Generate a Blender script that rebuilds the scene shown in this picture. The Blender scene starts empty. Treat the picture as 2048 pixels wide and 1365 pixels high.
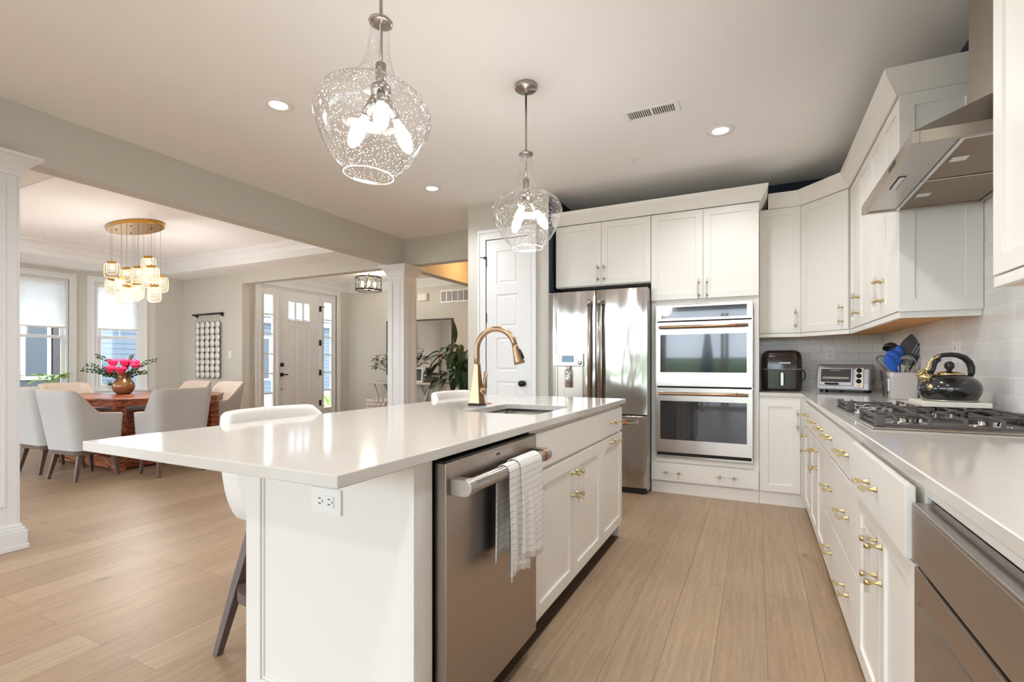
import bpy, bmesh, math, random
from math import sin, cos, pi, radians
from mathutils import Matrix, Vector

scene = bpy.context.scene
COL = scene.collection
random.seed(7)

# ------------------------------------------------------------------ camera
cam_d = bpy.data.cameras.new('camera')
cam_d.sensor_width = 36.0
cam_d.lens = 990.0 / 2048.0 * 36.0
cam_d.shift_y = 45.5 / 2048.0
cam_d.clip_start = 0.02
cam = bpy.data.objects.new('camera', cam_d)
COL.objects.link(cam)
cam.location = (0, 0, 1.15)
cam.rotation_euler = (radians(90), 0, radians(26.3))
scene.camera = cam

# ------------------------------------------------------------------ world, exposure, big lights
scene.view_settings.view_transform = 'Standard'
scene.view_settings.look = 'None'
scene.view_settings.gamma = 1.0
scene.view_settings.use_curve_mapping = False
scene.view_settings.exposure = 1.08
scene.cycles.use_denoising = True
scene.cycles.max_bounces = 10
scene.cycles.diffuse_bounces = 8
scene.cycles.glossy_bounces = 5
scene.cycles.transmission_bounces = 6
scene.cycles.transparent_max_bounces = 16
scene.cycles.sample_clamp_indirect = 6.0
scene.cycles.caustics_reflective = False
scene.cycles.caustics_refractive = False

world = bpy.data.worlds.new('sky')
scene.world = world
world.use_nodes = True
wn = world.node_tree
wn.nodes.clear()
wo = wn.nodes.new('ShaderNodeOutputWorld')
wb = wn.nodes.new('ShaderNodeBackground')
wb.inputs['Color'].default_value = (0.80, 0.905, 1.0, 1)
wb.inputs['Strength'].default_value = 4.0
wn.links.new(wb.outputs[0], wo.inputs['Surface'])


def area(name, loc, rot, sx, sy, power, color, spread=pi):
    d = bpy.data.lights.new(name, 'AREA')
    d.shape = 'RECTANGLE'
    d.size, d.size_y = sx, sy
    d.energy = power
    d.color = color
    d.spread = spread
    o = bpy.data.objects.new(name, d)
    COL.objects.link(o)
    o.location = loc
    o.rotation_euler = rot
    return o


def point(name, loc, power, color, r=0.03):
    d = bpy.data.lights.new(name, 'POINT')
    d.energy = power
    d.color = color
    d.shadow_soft_size = r
    o = bpy.data.objects.new(name, d)
    COL.objects.link(o)
    o.location = loc
    return o


def portal(name, loc, rot, sx, sy):
    """guides sky light through a window opening (emits nothing itself)"""
    o = area(name, loc, rot, sx, sy, 1.0, (1, 1, 1))
    o.data.cycles.is_portal = True
    return o


# daylight enters through the big rear windows, the bay windows and the front door glass
portal('portal_rear_windows', (-5.2, -4.42, 1.5), (radians(90), 0, 0), 5.0, 2.2)
portal('portal_patio_door', (-0.75, -4.42, 1.25), (radians(90), 0, 0), 2.9, 2.5)
portal('portal_left_windows', (-10.22, -1.6, 1.5), (0, radians(-90), 0), 2.2, 4.0)
portal('portal_bay', (-9.8, 3.4, 1.6), (0, radians(-90), 0), 1.9, 1.1)
portal('portal_entry', (-7.7, 6.43, 1.3), (0, radians(-90), 0), 2.5, 1.7)


# ------------------------------------------------------------------ materials
def srgb(r, g, b):
    def f(c):
        c /= 255.0
        return c / 12.92 if c <= 0.04045 else ((c + 0.055) / 1.055) ** 2.4
    return (f(r), f(g), f(b), 1)


def mat(name, col, rough=0.5, metal=0.0, spec=0.5, bump=None, emis=None, coat=0.0, var=None):
    """procedural principled material; bump=(scale, strength), var=(scale, amount)"""
    m = bpy.data.materials.new(name)
    m.use_nodes = True
    nt = m.node_tree
    b = nt.nodes['Principled BSDF']
    b.inputs['Base Color'].default_value = col
    b.inputs['Roughness'].default_value = rough
    b.inputs['Metallic'].default_value = metal
    b.inputs['Specular IOR Level'].default_value = spec
    if coat:
        b.inputs['Coat Weight'].default_value = coat
        b.inputs['Coat Roughness'].default_value = 0.1
    if emis:
        b.inputs['Emission Color'].default_value = emis[0]
        b.inputs['Emission Strength'].default_value = emis[1]
    tc = nt.nodes.new('ShaderNodeTexCoord')
    if bump:
        n = nt.nodes.new('ShaderNodeTexNoise')
        n.inputs['Scale'].default_value = bump[0]
        n.inputs['Detail'].default_value = 3
        bp = nt.nodes.new('ShaderNodeBump')
        bp.inputs['Strength'].default_value = bump[1]
        bp.inputs['Distance'].default_value = 0.01
        nt.links.new(tc.outputs['Object'], n.inputs['Vector'])
        nt.links.new(n.outputs['Fac'], bp.inputs['Height'])
        nt.links.new(bp.outputs['Normal'], b.inputs['Normal'])
    if var:
        n = nt.nodes.new('ShaderNodeTexNoise')
        n.inputs['Scale'].default_value = var[0]
        n.inputs['Detail'].default_value = 4
        r = nt.nodes.new('ShaderNodeMix')
        r.data_type = 'RGBA'
        k = 1 - var[1]
        r.inputs['A'].default_value = (col[0] * k, col[1] * k, col[2] * k, 1)
        k = 1 + var[1]
        r.inputs['B'].default_value = (min(1, col[0] * k), min(1, col[1] * k), min(1, col[2] * k), 1)
        nt.links.new(tc.outputs['Object'], n.inputs['Vector'])
        nt.links.new(n.outputs['Fac'], r.inputs['Factor'])
        nt.links.new(r.outputs['Result'], b.inputs['Base Color'])
    return m


M = {}
M['cab'] = mat('cabinet_white_paint', srgb(236, 233, 227), 0.38, spec=0.45)
M['trimw'] = mat('trim_white_paint', srgb(230, 231, 232), 0.4)
M['wall'] = mat('greige_wall_paint', srgb(208, 205, 197), 0.85, bump=(120, 0.05))
M['ceil'] = mat('ceiling_paint', srgb(246, 246, 245), 0.9, bump=(150, 0.05))
M['navy'] = mat('navy_wall_paint', srgb(38, 50, 68), 0.8)
M['quartz'] = mat('white_quartz', srgb(214, 209, 202), 0.09, spec=0.6, var=(14, 0.03))
M['dark'] = mat('dark_gap', (0.01, 0.01, 0.01, 1), 0.6)
M['black'] = mat('black_plastic', srgb(24, 22, 22), 0.3)
M['blackmetal'] = mat('matte_black_metal', srgb(30, 28, 28), 0.45, 0.3)
M['iron'] = mat('cast_iron', srgb(92, 86, 84), 0.42, 0.35, bump=(300, 0.15))
M['brass'] = mat('brushed_brass', srgb(208, 188, 140), 0.3, 1.0)
M['bronze'] = mat('brushed_bronze', srgb(170, 142, 114), 0.3, 1.0)
M['copper'] = mat('copper_band', srgb(200, 120, 80), 0.25, 1.0)
M['nickel'] = mat('brushed_nickel', srgb(178, 172, 166), 0.28, 1.0)
M['goldcanopy'] = mat('gold_canopy', srgb(190, 140, 66), 0.22, 1.0)
M['maple'] = mat('raw_maple_underside', srgb(208, 152, 92), 0.6, var=(6, 0.12))
M['plastic_w'] = mat('white_plastic', srgb(240, 240, 238), 0.35)
M['linen'] = mat('grey_linen', srgb(202, 200, 198), 0.95, bump=(260, 0.5), var=(160, 0.07))
M['linen_in'] = mat('cream_inner_linen', srgb(214, 198, 184), 0.95, bump=(260, 0.4))
M['leather'] = mat('white_leather', srgb(232, 229, 224), 0.5, bump=(60, 0.05))
M['legwood'] = mat('grey_brown_leg_wood', srgb(98, 78, 66), 0.5, var=(18, 0.25))
M['stoolwood'] = mat('grey_walnut_wood', srgb(100, 86, 82), 0.5, var=(24, 0.2))
M['green'] = mat('dark_leaf_green', srgb(46, 72, 38), 0.4, var=(9, 0.35))
M['brightgreen'] = mat('bright_leaf_green', srgb(150, 190, 50), 0.45)
M['olive'] = mat('sage_leaf_green', srgb(92, 104, 74), 0.6)
M['rose'] = mat('pink_rose_petal', srgb(232, 60, 112), 0.6, var=(30, 0.25))
M['vasebrown'] = mat('glazed_brown_ceramic', srgb(150, 112, 78), 0.22, 0.35, var=(7, 0.35))
M['kettle'] = mat('black_enamel', (0.012, 0.011, 0.011, 1), 0.16, coat=0.6)
M['gold'] = mat('polished_gold', srgb(218, 194, 144), 0.15, 1.0)
M['blue'] = mat('blue_silicone', srgb(24, 92, 200), 0.4)
M['grayplastic'] = mat('grey_plastic', srgb(150, 148, 146), 0.45)
M['charcoal'] = mat('charcoal_nylon', srgb(52, 46, 46), 0.45)
M['toaster'] = mat('silver_paint', srgb(172, 172, 174), 0.4, 0.55)
M['ceramic'] = mat('pale_stone_ceramic', srgb(206, 202, 200), 0.55, var=(40, 0.05))
M['board'] = mat('cream_board', srgb(232, 226, 212), 0.5)
M['fryer'] = mat('glossy_espresso_plastic', srgb(38, 24, 22), 0.16, coat=0.4)
M['white_e'] = mat('lettering_white', srgb(245, 245, 245), 0.5)
M['mirror'] = mat('mirror_silver', (0.85, 0.85, 0.85, 1), 0.02, 1.0)
M['darkpane'] = mat('dark_house_window', srgb(60, 68, 74), 0.5)
M['ovenglass'] = mat('oven_black_glass', (0.05, 0.05, 0.055, 1), 0.03, 0.75, coat=1.0)
M['steelshiny'] = mat('chrome', (0.75, 0.75, 0.76, 1), 0.1, 1.0)
M['siding'] = None
M['grass'] = mat('lawn', srgb(104, 128, 84), 0.9, var=(4, 0.3))
M['paving'] = mat('pale_concrete', srgb(150, 146, 140), 0.9, var=(3, 0.08))
M['candle'] = mat('tan_candle_wax', srgb(214, 168, 128), 0.5)
M['knit'] = mat('chunky_knit_wool', srgb(222, 214, 206), 0.95, bump=(50, 0.6))
M['washedwood'] = mat('whitewashed_wood', srgb(206, 198, 190), 0.7, var=(12, 0.12))
M['darkwoodbox'] = mat('dark_brown_box', srgb(70, 54, 46), 0.6)
M['capiz'] = mat('capiz_disc_white', srgb(240, 238, 234), 0.5)
M['screen'] = mat('lcd_blue_grey', srgb(120, 150, 180), 0.2)
M['seam'] = mat('piping_seam', srgb(150, 146, 143), 0.9)
M['toe'] = mat('brown_toe_board', srgb(92, 74, 60), 0.6, var=(20, 0.2))  # dark brown wood of the toe board and shoe strip
M['pinkflower'] = mat('pale_petal', srgb(236, 224, 208), 0.6)


def emis(name, col, strength):
    m = bpy.data.materials.new(name)
    m.use_nodes = True
    nt = m.node_tree
    nt.nodes.clear()
    o = nt.nodes.new('ShaderNodeOutputMaterial')
    e = nt.nodes.new('ShaderNodeEmission')
    e.inputs['Color'].default_value = col
    e.inputs['Strength'].default_value = strength
    nt.links.new(e.outputs[0], o.inputs['Surface'])
    return m


M['bulb'] = emis('glowing_filament_bulb', (1.0, 0.93, 0.82, 1), 14)
M['lamp'] = emis('recessed_lamp_glow', (1.0, 0.97, 0.92, 1), 9)
M['shadeglow'] = emis('led_puck_glow', (1.0, 0.84, 0.60, 1), 0.85)
M['amberbulb'] = emis('amber_bulb', (1.0, 0.78, 0.42, 1), 4)


def glass(name, tint=(1, 1, 1, 1), refl=1.0, seeds=False, body=0.0, bodycol=(1, 1, 1, 1)):
    """thin clear glass: see-through with fresnel reflection (and seeds)"""
    m = bpy.data.materials.new(name)
    m.use_nodes = True
    nt = m.node_tree
    nt.nodes.clear()
    o = nt.nodes.new('ShaderNodeOutputMaterial')
    t = nt.nodes.new('ShaderNodeBsdfTransparent')
    t.inputs['Color'].default_value = tint
    g = nt.nodes.new('ShaderNodeBsdfGlossy')
    g.inputs['Roughness'].default_value = 0.03
    lw = nt.nodes.new('ShaderNodeLayerWeight')
    lw.inputs['Blend'].default_value = 0.5
    pw = nt.nodes.new('ShaderNodeMath')
    pw.operation = 'POWER'
    pw.inputs[1].default_value = 3.5
    nt.links.new(lw.outputs['Facing'], pw.inputs[0])
    f = nt.nodes.new('ShaderNodeMath')
    f.operation = 'MULTIPLY_ADD'
    f.inputs[1].default_value = 0.8
    f.inputs[2].default_value = 0.035
    nt.links.new(pw.outputs[0], f.inputs[0])
    mu = nt.nodes.new('ShaderNodeMath')
    mu.operation = 'MULTIPLY'
    mu.use_clamp = True
    mu.inputs[1].default_value = refl
    mx = nt.nodes.new('ShaderNodeMixShader')
    nt.links.new(f.outputs[0], mu.inputs[0])
    nt.links.new(mu.outputs[0], mx.inputs['Fac'])
    nt.links.new(t.outputs[0], mx.inputs[1])
    nt.links.new(g.outputs[0], mx.inputs[2])
    last = mx
    if body > 0:
        d = nt.nodes.new('ShaderNodeBsdfTranslucent')
        d.inputs['Color'].default_value = bodycol
        m2 = nt.nodes.new('ShaderNodeMixShader')
        m2.inputs['Fac'].default_value = body
        nt.links.new(mx.outputs[0], m2.inputs[1])
        nt.links.new(d.outputs[0], m2.inputs[2])
        last = m2
    if seeds:
        tc = nt.nodes.new('ShaderNodeTexCoord')
        nz = nt.nodes.new('ShaderNodeTexNoise')
        nz.inputs['Scale'].default_value = 4
        bp = nt.nodes.new('ShaderNodeBump')
        bp.inputs['Strength'].default_value = 0.12
        bp.inputs['Distance'].default_value = 0.02
        nt.links.new(tc.outputs['Object'], nz.inputs['Vector'])
        nt.links.new(nz.outputs['Fac'], bp.inputs['Height'])
        nt.links.new(bp.outputs[0], g.inputs['Normal'])
        v = nt.nodes.new('ShaderNodeTexVoronoi')
        v.inputs['Scale'].default_value = 118
        nt.links.new(tc.outputs['Object'], v.inputs['Vector'])
        lt = nt.nodes.new('ShaderNodeMath')
        lt.operation = 'LESS_THAN'
        lt.inputs[1].default_value = 0.16
        nt.links.new(v.outputs['Distance'], lt.inputs[0])
        m3 = nt.nodes.new('ShaderNodeMixShader')
        w = nt.nodes.new('ShaderNodeBsdfTranslucent')
        w.inputs['Color'].default_value = (1, 1, 1, 1)
        w2 = nt.nodes.new('ShaderNodeBsdfDiffuse')
        w2.inputs['Color'].default_value = (1, 1, 1, 1)
        wm = nt.nodes.new('ShaderNodeAddShader')
        nt.links.new(w.outputs[0], wm.inputs[0])
        nt.links.new(w2.outputs[0], wm.inputs[1])
        fm = nt.nodes.new('ShaderNodeMath')
        fm.operation = 'MULTIPLY'
        fm.inputs[1].default_value = 0.5
        nt.links.new(lt.outputs[0], fm.inputs[0])
        nt.links.new(fm.outputs[0], m3.inputs['Fac'])
        nt.links.new(last.outputs[0], m3.inputs[1])
        nt.links.new(wm.outputs[0], m3.inputs[2])
        last = m3
    nt.links.new(last.outputs[0], o.inputs['Surface'])
    return m


M['pane'] = glass('window_glass', refl=0.8)
M['seeded'] = glass('seeded_pendant_glass', tint=(0.975, 0.975, 0.975, 1), refl=1.3, seeds=True, body=0.0)
M['acrylic'] = glass('clear_acrylic', tint=(0.98, 0.98, 0.98, 1), refl=1.0, body=0.22)
M['bulbglass'] = glass('bulb_glass', tint=(1, 0.97, 0.92, 1), refl=1.5)
_bn = M['bulbglass'].node_tree
_be = _bn.nodes.new('ShaderNodeEmission')
_be.inputs['Color'].default_value = (1, 0.93, 0.82, 1)
_be.inputs['Strength'].default_value = 1.3
_bm = _bn.nodes.new('ShaderNodeMixShader')
_bm.inputs['Fac'].default_value = 0.3
_bo = next(n for n in _bn.nodes if n.type == 'OUTPUT_MATERIAL')
_src = _bo.inputs['Surface'].links[0].from_socket
_bn.links.new(_src, _bm.inputs[1])
_bn.links.new(_be.outputs[0], _bm.inputs[2])
_bn.links.new(_bm.outputs[0], _bo.inputs['Surface'])
M['frostring'] = glass('etched_glass_plate', tint=(1, 0.97, 0.92, 1), refl=1.0, body=0.2, bodycol=(1, 0.9, 0.75, 1))


def steel(name, col, rough, warp=0.0, warpscale=(1.5, 1.5, 0.6), brush='z', bs=0.02):
    m = bpy.data.materials.new(name)
    m.use_nodes = True
    nt = m.node_tree
    b = nt.nodes['Principled BSDF']
    b.inputs['Base Color'].default_value = col
    b.inputs['Metallic'].default_value = 1.0
    b.inputs['Roughness'].default_value = rough
    tc = nt.nodes.new('ShaderNodeTexCoord')
    mp = nt.nodes.new('ShaderNodeMapping')
    s = {'z': (900, 900, 8), 'x': (8, 900, 900), 'y': (900, 8, 900)}[brush]
    mp.inputs['Scale'].default_value = s
    n = nt.nodes.new('ShaderNodeTexNoise')
    n.inputs['Scale'].default_value = 1
    nt.links.new(tc.outputs['Object'], mp.inputs['Vector'])
    nt.links.new(mp.outputs[0], n.inputs['Vector'])
    bp = nt.nodes.new('ShaderNodeBump')
    bp.inputs['Strength'].default_value = bs
    bp.inputs['Distance'].default_value = 0.002
    nt.links.new(n.outputs['Fac'], bp.inputs['Height'])
    last = bp
    if warp:
        mp2 = nt.nodes.new('ShaderNodeMapping')
        mp2.inputs['Scale'].default_value = warpscale
        n2 = nt.nodes.new('ShaderNodeTexNoise')
        n2.inputs['Scale'].default_value = 3
        n2.inputs['Detail'].default_value = 1.0
        nt.links.new(tc.outputs['Object'], mp2.inputs['Vector'])
        nt.links.new(mp2.outputs[0], n2.inputs['Vector'])
        b2 = nt.nodes.new('ShaderNodeBump')
        b2.inputs['Strength'].default_value = warp
        b2.inputs['Distance'].default_value = 0.05
        nt.links.new(n2.outputs['Fac'], b2.inputs['Height'])
        nt.links.new(bp.outputs[0], b2.inputs['Normal'])
        last = b2
    nt.links.new(last.outputs[0], b.inputs['Normal'])
    return m


M['steel'] = steel('stainless_steel', srgb(186, 180, 175), 0.3, brush='x')
M['steelv'] = steel('stainless_vertical_brush', srgb(180, 170, 162), 0.3, warp=0.05, brush='z')
M['fridge'] = steel('wavy_stainless', srgb(188, 182, 177), 0.13, warp=0.42, warpscale=(1.6, 1.6, 0.55), brush='z', bs=0.01)
M['ovensteel'] = steel('oven_stainless', srgb(206, 200, 196), 0.2, warp=0.04, brush='x')
M['hoodsteel'] = steel('hood_stainless', srgb(188, 178, 166), 0.34, brush='y')
M['sink'] = steel('sink_satin_steel', srgb(190, 188, 186), 0.3, brush='y')


def floor_material():
    m = bpy.data.materials.new('wide_oak_planks')
    m.use_nodes = True
    nt = m.node_tree
    L = nt.links
    b = nt.nodes['Principled BSDF']
    b.inputs['Roughness'].default_value = 0.4
    b.inputs['Specular IOR Level'].default_value = 0.42
    tc = nt.nodes.new('ShaderNodeTexCoord')
    sep = nt.nodes.new('ShaderNodeSeparateXYZ')
    L.new(tc.outputs['Object'], sep.inputs[0])
    cmb = nt.nodes.new('ShaderNodeCombineXYZ')   # brick: length along its x
    L.new(sep.outputs['Y'], cmb.inputs['X'])
    ad = nt.nodes.new('ShaderNodeMath')
    ad.inputs[1].default_value = 19.037
    L.new(sep.outputs['X'], ad.inputs[0])
    L.new(ad.outputs[0], cmb.inputs['Y'])
    br = nt.nodes.new('ShaderNodeTexBrick')
    br.offset = 0.37
    br.offset_frequency = 2
    br.inputs['Scale'].default_value = 1.0
    br.inputs['Brick Width'].default_value = 1.7
    br.inputs['Row Height'].default_value = 0.187
    br.inputs['Mortar Size'].default_value = 0.0014
    br.inputs['Mortar Smooth'].default_value = 0.1
    br.inputs['Bias'].default_value = 0.0
    br.inputs['Color1'].default_value = (0, 0, 0, 1)
    br.inputs['Color2'].default_value = (1, 1, 1, 1)
    br.inputs['Mortar'].default_value = (0.5, 0.5, 0.5, 1)
    L.new(cmb.outputs[0], br.inputs['Vector'])
    ramp = nt.nodes.new('ShaderNodeValToRGB')
    ramp.color_ramp.elements[0].color = srgb(158, 132, 106)
    ramp.color_ramp.elements[1].color = srgb(174, 150, 124)
    L.new(br.outputs['Color'], ramp.inputs[0])
    # long grain
    mp = nt.nodes.new('ShaderNodeMapping')
    mp.inputs['Scale'].default_value = (55, 2.2, 1)
    L.new(tc.outputs['Object'], mp.inputs['Vector'])
    n = nt.nodes.new('ShaderNodeTexNoise')
    n.inputs['Scale'].default_value = 1
    n.inputs['Detail'].default_value = 6
    n.inputs['Distortion'].default_value = 0.6
    L.new(mp.outputs[0], n.inputs['Vector'])
    mr = nt.nodes.new('ShaderNodeMapRange')
    mr.inputs['From Min'].default_value = 0.3
    mr.inputs['From Max'].default_value = 0.7
    mr.inputs['To Min'].default_value = 0.86
    mr.inputs['To Max'].default_value = 1.10
    L.new(n.outputs['Fac'], mr.inputs[0])
    # fine cerused flecks
    mpf = nt.nodes.new('ShaderNodeMapping')
    mpf.inputs['Scale'].default_value = (170, 16, 1)
    L.new(tc.outputs['Object'], mpf.inputs['Vector'])
    nf = nt.nodes.new('ShaderNodeTexNoise')
    nf.inputs['Scale'].default_value = 1
    nf.inputs['Detail'].default_value = 4
    nf.inputs['Distortion'].default_value = 1.2
    L.new(mpf.outputs[0], nf.inputs['Vector'])
    mf = nt.nodes.new('ShaderNodeMapRange')
    mf.inputs['From Min'].default_value = 0.52
    mf.inputs['From Max'].default_value = 0.68
    mf.inputs['To Min'].default_value = 1.0
    mf.inputs['To Max'].default_value = 1.17
    L.new(nf.outputs['Fac'], mf.inputs[0])
    # broad cloudy tone
    n2 = nt.nodes.new('ShaderNodeTexNoise')
    n2.inputs['Scale'].default_value = 1.6
    mr2 = nt.nodes.new('ShaderNodeMapRange')
    mr2.inputs['To Min'].default_value = 0.85
    mr2.inputs['To Max'].default_value = 1.15
    L.new(tc.outputs['Object'], n2.inputs['Vector'])
    L.new(n2.outputs['Fac'], mr2.inputs[0])
    mul = nt.nodes.new('ShaderNodeMath')
    mul.operation = 'MULTIPLY'
    mulf = nt.nodes.new('ShaderNodeMath')
    mulf.operation = 'MULTIPLY'
    L.new(mr.outputs[0], mulf.inputs[0])
    L.new(mf.outputs[0], mulf.inputs[1])
    L.new(mulf.outputs[0], mul.inputs[0])
    L.new(mr2.outputs[0], mul.inputs[1])
    # knots
    v = nt.nodes.new('ShaderNodeTexVoronoi')
    v.inputs['Scale'].default_value = 1.0
    mpk = nt.nodes.new('ShaderNodeMapping')
    mpk.inputs['Scale'].default_value = (2.9, 1.7, 1)
    L.new(tc.outputs['Object'], mpk.inputs['Vector'])
    L.new(mpk.outputs[0], v.inputs['Vector'])
    mk = nt.nodes.new('ShaderNodeMapRange')
    mk.inputs['From Min'].default_value = 0.02
    mk.inputs['From Max'].default_value = 0.085
    mk.inputs['To Min'].default_value = 0.45
    mk.inputs['To Max'].default_value = 1.0
    L.new(v.outputs['Distance'], mk.inputs[0])
    mul2 = nt.nodes.new('ShaderNodeMath')
    mul2.operation = 'MULTIPLY'
    L.new(mul.outputs[0], mul2.inputs[0])
    L.new(mk.outputs[0], mul2.inputs[1])
    # seams
    sm = nt.nodes.new('ShaderNodeMapRange')
    sm.inputs['To Min'].default_value = 1.0
    sm.inputs['To Max'].default_value = 0.55
    L.new(br.outputs['Fac'], sm.inputs[0])
    mul3 = nt.nodes.new('ShaderNodeMath')
    mul3.operation = 'MULTIPLY'
    L.new(mul2.outputs[0], mul3.inputs[0])
    L.new(sm.outputs[0], mul3.inputs[1])
    vm = nt.nodes.new('ShaderNodeVectorMath')
    vm.operation = 'SCALE'
    L.new(ramp.outputs['Color'], vm.inputs[0])
    L.new(mul3.outputs[0], vm.inputs['Scale'])
    L.new(vm.outputs[0], b.inputs['Base Color'])
    bp = nt.nodes.new('ShaderNodeBump')
    bp.inputs['Strength'].default_value = 0.12
    bp.inputs['Distance'].default_value = 0.004
    L.new(mul3.outputs[0], bp.inputs['Height'])
    L.new(bp.outputs[0], b.inputs['Normal'])
    return m


def tile_material(axis):
    m = bpy.data.materials.new('subway_tile_' + ('y' if axis == 'y' else 'x'))
    m.use_nodes = True
    nt = m.node_tree
    L = nt.links
    b = nt.nodes['Principled BSDF']
    b.inputs['Roughness'].default_value = 0.22
    tc = nt.nodes.new('ShaderNodeTexCoord')
    sep = nt.nodes.new('ShaderNodeSeparateXYZ')
    L.new(tc.outputs['Object'], sep.inputs[0])
    a = nt.nodes.new('ShaderNodeMath')
    a.inputs[1].default_value = 10.0 - (0.041 if axis == 'x' else 0.06)
    L.new(sep.outputs['X' if axis == 'x' else 'Y'], a.inputs[0])
    z = nt.nodes.new('ShaderNodeMath')
    z.inputs[1].default_value = 0.0775 * 40 - 1.2465 + 0.0775
    L.new(sep.outputs['Z'], z.inputs[0])
    cmb = nt.nodes.new('ShaderNodeCombineXYZ')
    L.new(a.outputs[0], cmb.inputs['X'])
    L.new(z.outputs[0], cmb.inputs['Y'])
    br = nt.nodes.new('ShaderNodeTexBrick')
    br.offset = 0.5
    br.inputs['Scale'].default_value = 1
    br.inputs['Brick Width'].default_value = 0.187 if axis == 'x' else 0.175
    br.inputs['Row Height'].default_value = 0.0775
    br.inputs['Mortar Size'].default_value = 0.0018
    br.inputs['Color1'].default_value = srgb(238, 236, 233)
    br.inputs['Color2'].default_value = srgb(228, 226, 223)
    br.inputs['Mortar'].default_value = srgb(250, 249, 247) if axis == 'y' else srgb(196, 195, 193)
    L.new(cmb.outputs[0], br.inputs['Vector'])
    L.new(br.outputs['Color'], b.inputs['Base Color'])
    bp = nt.nodes.new('ShaderNodeBump')
    bp.invert = True
    bp.inputs['Strength'].default_value = 0.4
    bp.inputs['Distance'].default_value = 0.001
    L.new(br.outputs['Fac'], bp.inputs['Height'])
    L.new(bp.outputs[0], b.inputs['Normal'])
    return m


def stripes_material(name, c1, c2, axis, scale, thin=0.9, rough=0.7, metal=0.0):
    """repeating line pattern of the surface itself (siding boards, mesh filters, blind pleats)"""
    m = bpy.data.materials.new(name)
    m.use_nodes = True
    nt = m.node_tree
    L = nt.links
    b = nt.nodes['Principled BSDF']
    b.inputs['Roughness'].default_value = rough
    b.inputs['Metallic'].default_value = metal
    tc = nt.nodes.new('ShaderNodeTexCoord')
    sep = nt.nodes.new('ShaderNodeSeparateXYZ')
    L.new(tc.outputs['Object'], sep.inputs[0])
    mu = nt.nodes.new('ShaderNodeMath')
    mu.operation = 'MULTIPLY'
    mu.inputs[1].default_value = scale
    L.new(sep.outputs[axis], mu.inputs[0])
    fr = nt.nodes.new('ShaderNodeMath')
    fr.operation = 'FRACT'
    L.new(mu.outputs[0], fr.inputs[0])
    gt = nt.nodes.new('ShaderNodeMath')
    gt.operation = 'GREATER_THAN'
    gt.inputs[1].default_value = thin
    L.new(fr.outputs[0], gt.inputs[0])
    mx = nt.nodes.new('ShaderNodeMix')
    mx.data_type = 'RGBA'
    mx.inputs['A'].default_value = c1
    mx.inputs['B'].default_value = c2
    L.new(gt.outputs[0], mx.inputs['Factor'])
    L.new(mx.outputs['Result'], b.inputs['Base Color'])
    bp = nt.nodes.new('ShaderNodeBump')
    bp.inputs['Strength'].default_value = 0.4
    bp.inputs['Distance'].default_value = 0.01
    L.new(fr.outputs[0], bp.inputs['Height'])
    L.new(bp.outputs[0], b.inputs['Normal'])
    return m


def wood_red():
    m = bpy.data.materials.new('red_brown_sheesham_wood')
    m.use_nodes = True
    nt = m.node_tree
    L = nt.links
    b = nt.nodes['Principled BSDF']
    b.inputs['Roughness'].default_value = 0.28
    tc = nt.nodes.new('ShaderNodeTexCoord')
    mp = nt.nodes.new('ShaderNodeMapping')
    mp.inputs['Scale'].default_value = (3, 3, 14)
    mp.inputs['Rotation'].default_value = (0.3, 0.2, 0.5)
    L.new(tc.outputs['Object'], mp.inputs['Vector'])
    n = nt.nodes.new('ShaderNodeTexNoise')
    n.inputs['Scale'].default_value = 1.5
    n.inputs['Detail'].default_value = 5
    n.inputs['Distortion'].default_value = 2.5
    L.new(mp.outputs[0], n.inputs['Vector'])
    r = nt.nodes.new('ShaderNodeValToRGB')
    r.color_ramp.elements[0].position = 0.35
    r.color_ramp.elements[0].color = srgb(84, 34, 20)
    r.color_ramp.elements[1].position = 0.68
    r.color_ramp.elements[1].color = srgb(176, 132, 92)
    e = r.color_ramp.elements.new(0.52)
    e.color = srgb(150, 70, 38)
    L.new(n.outputs['Fac'], r.inputs[0])
    L.new(r.outputs[0], b.inputs['Base Color'])
    return m


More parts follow.
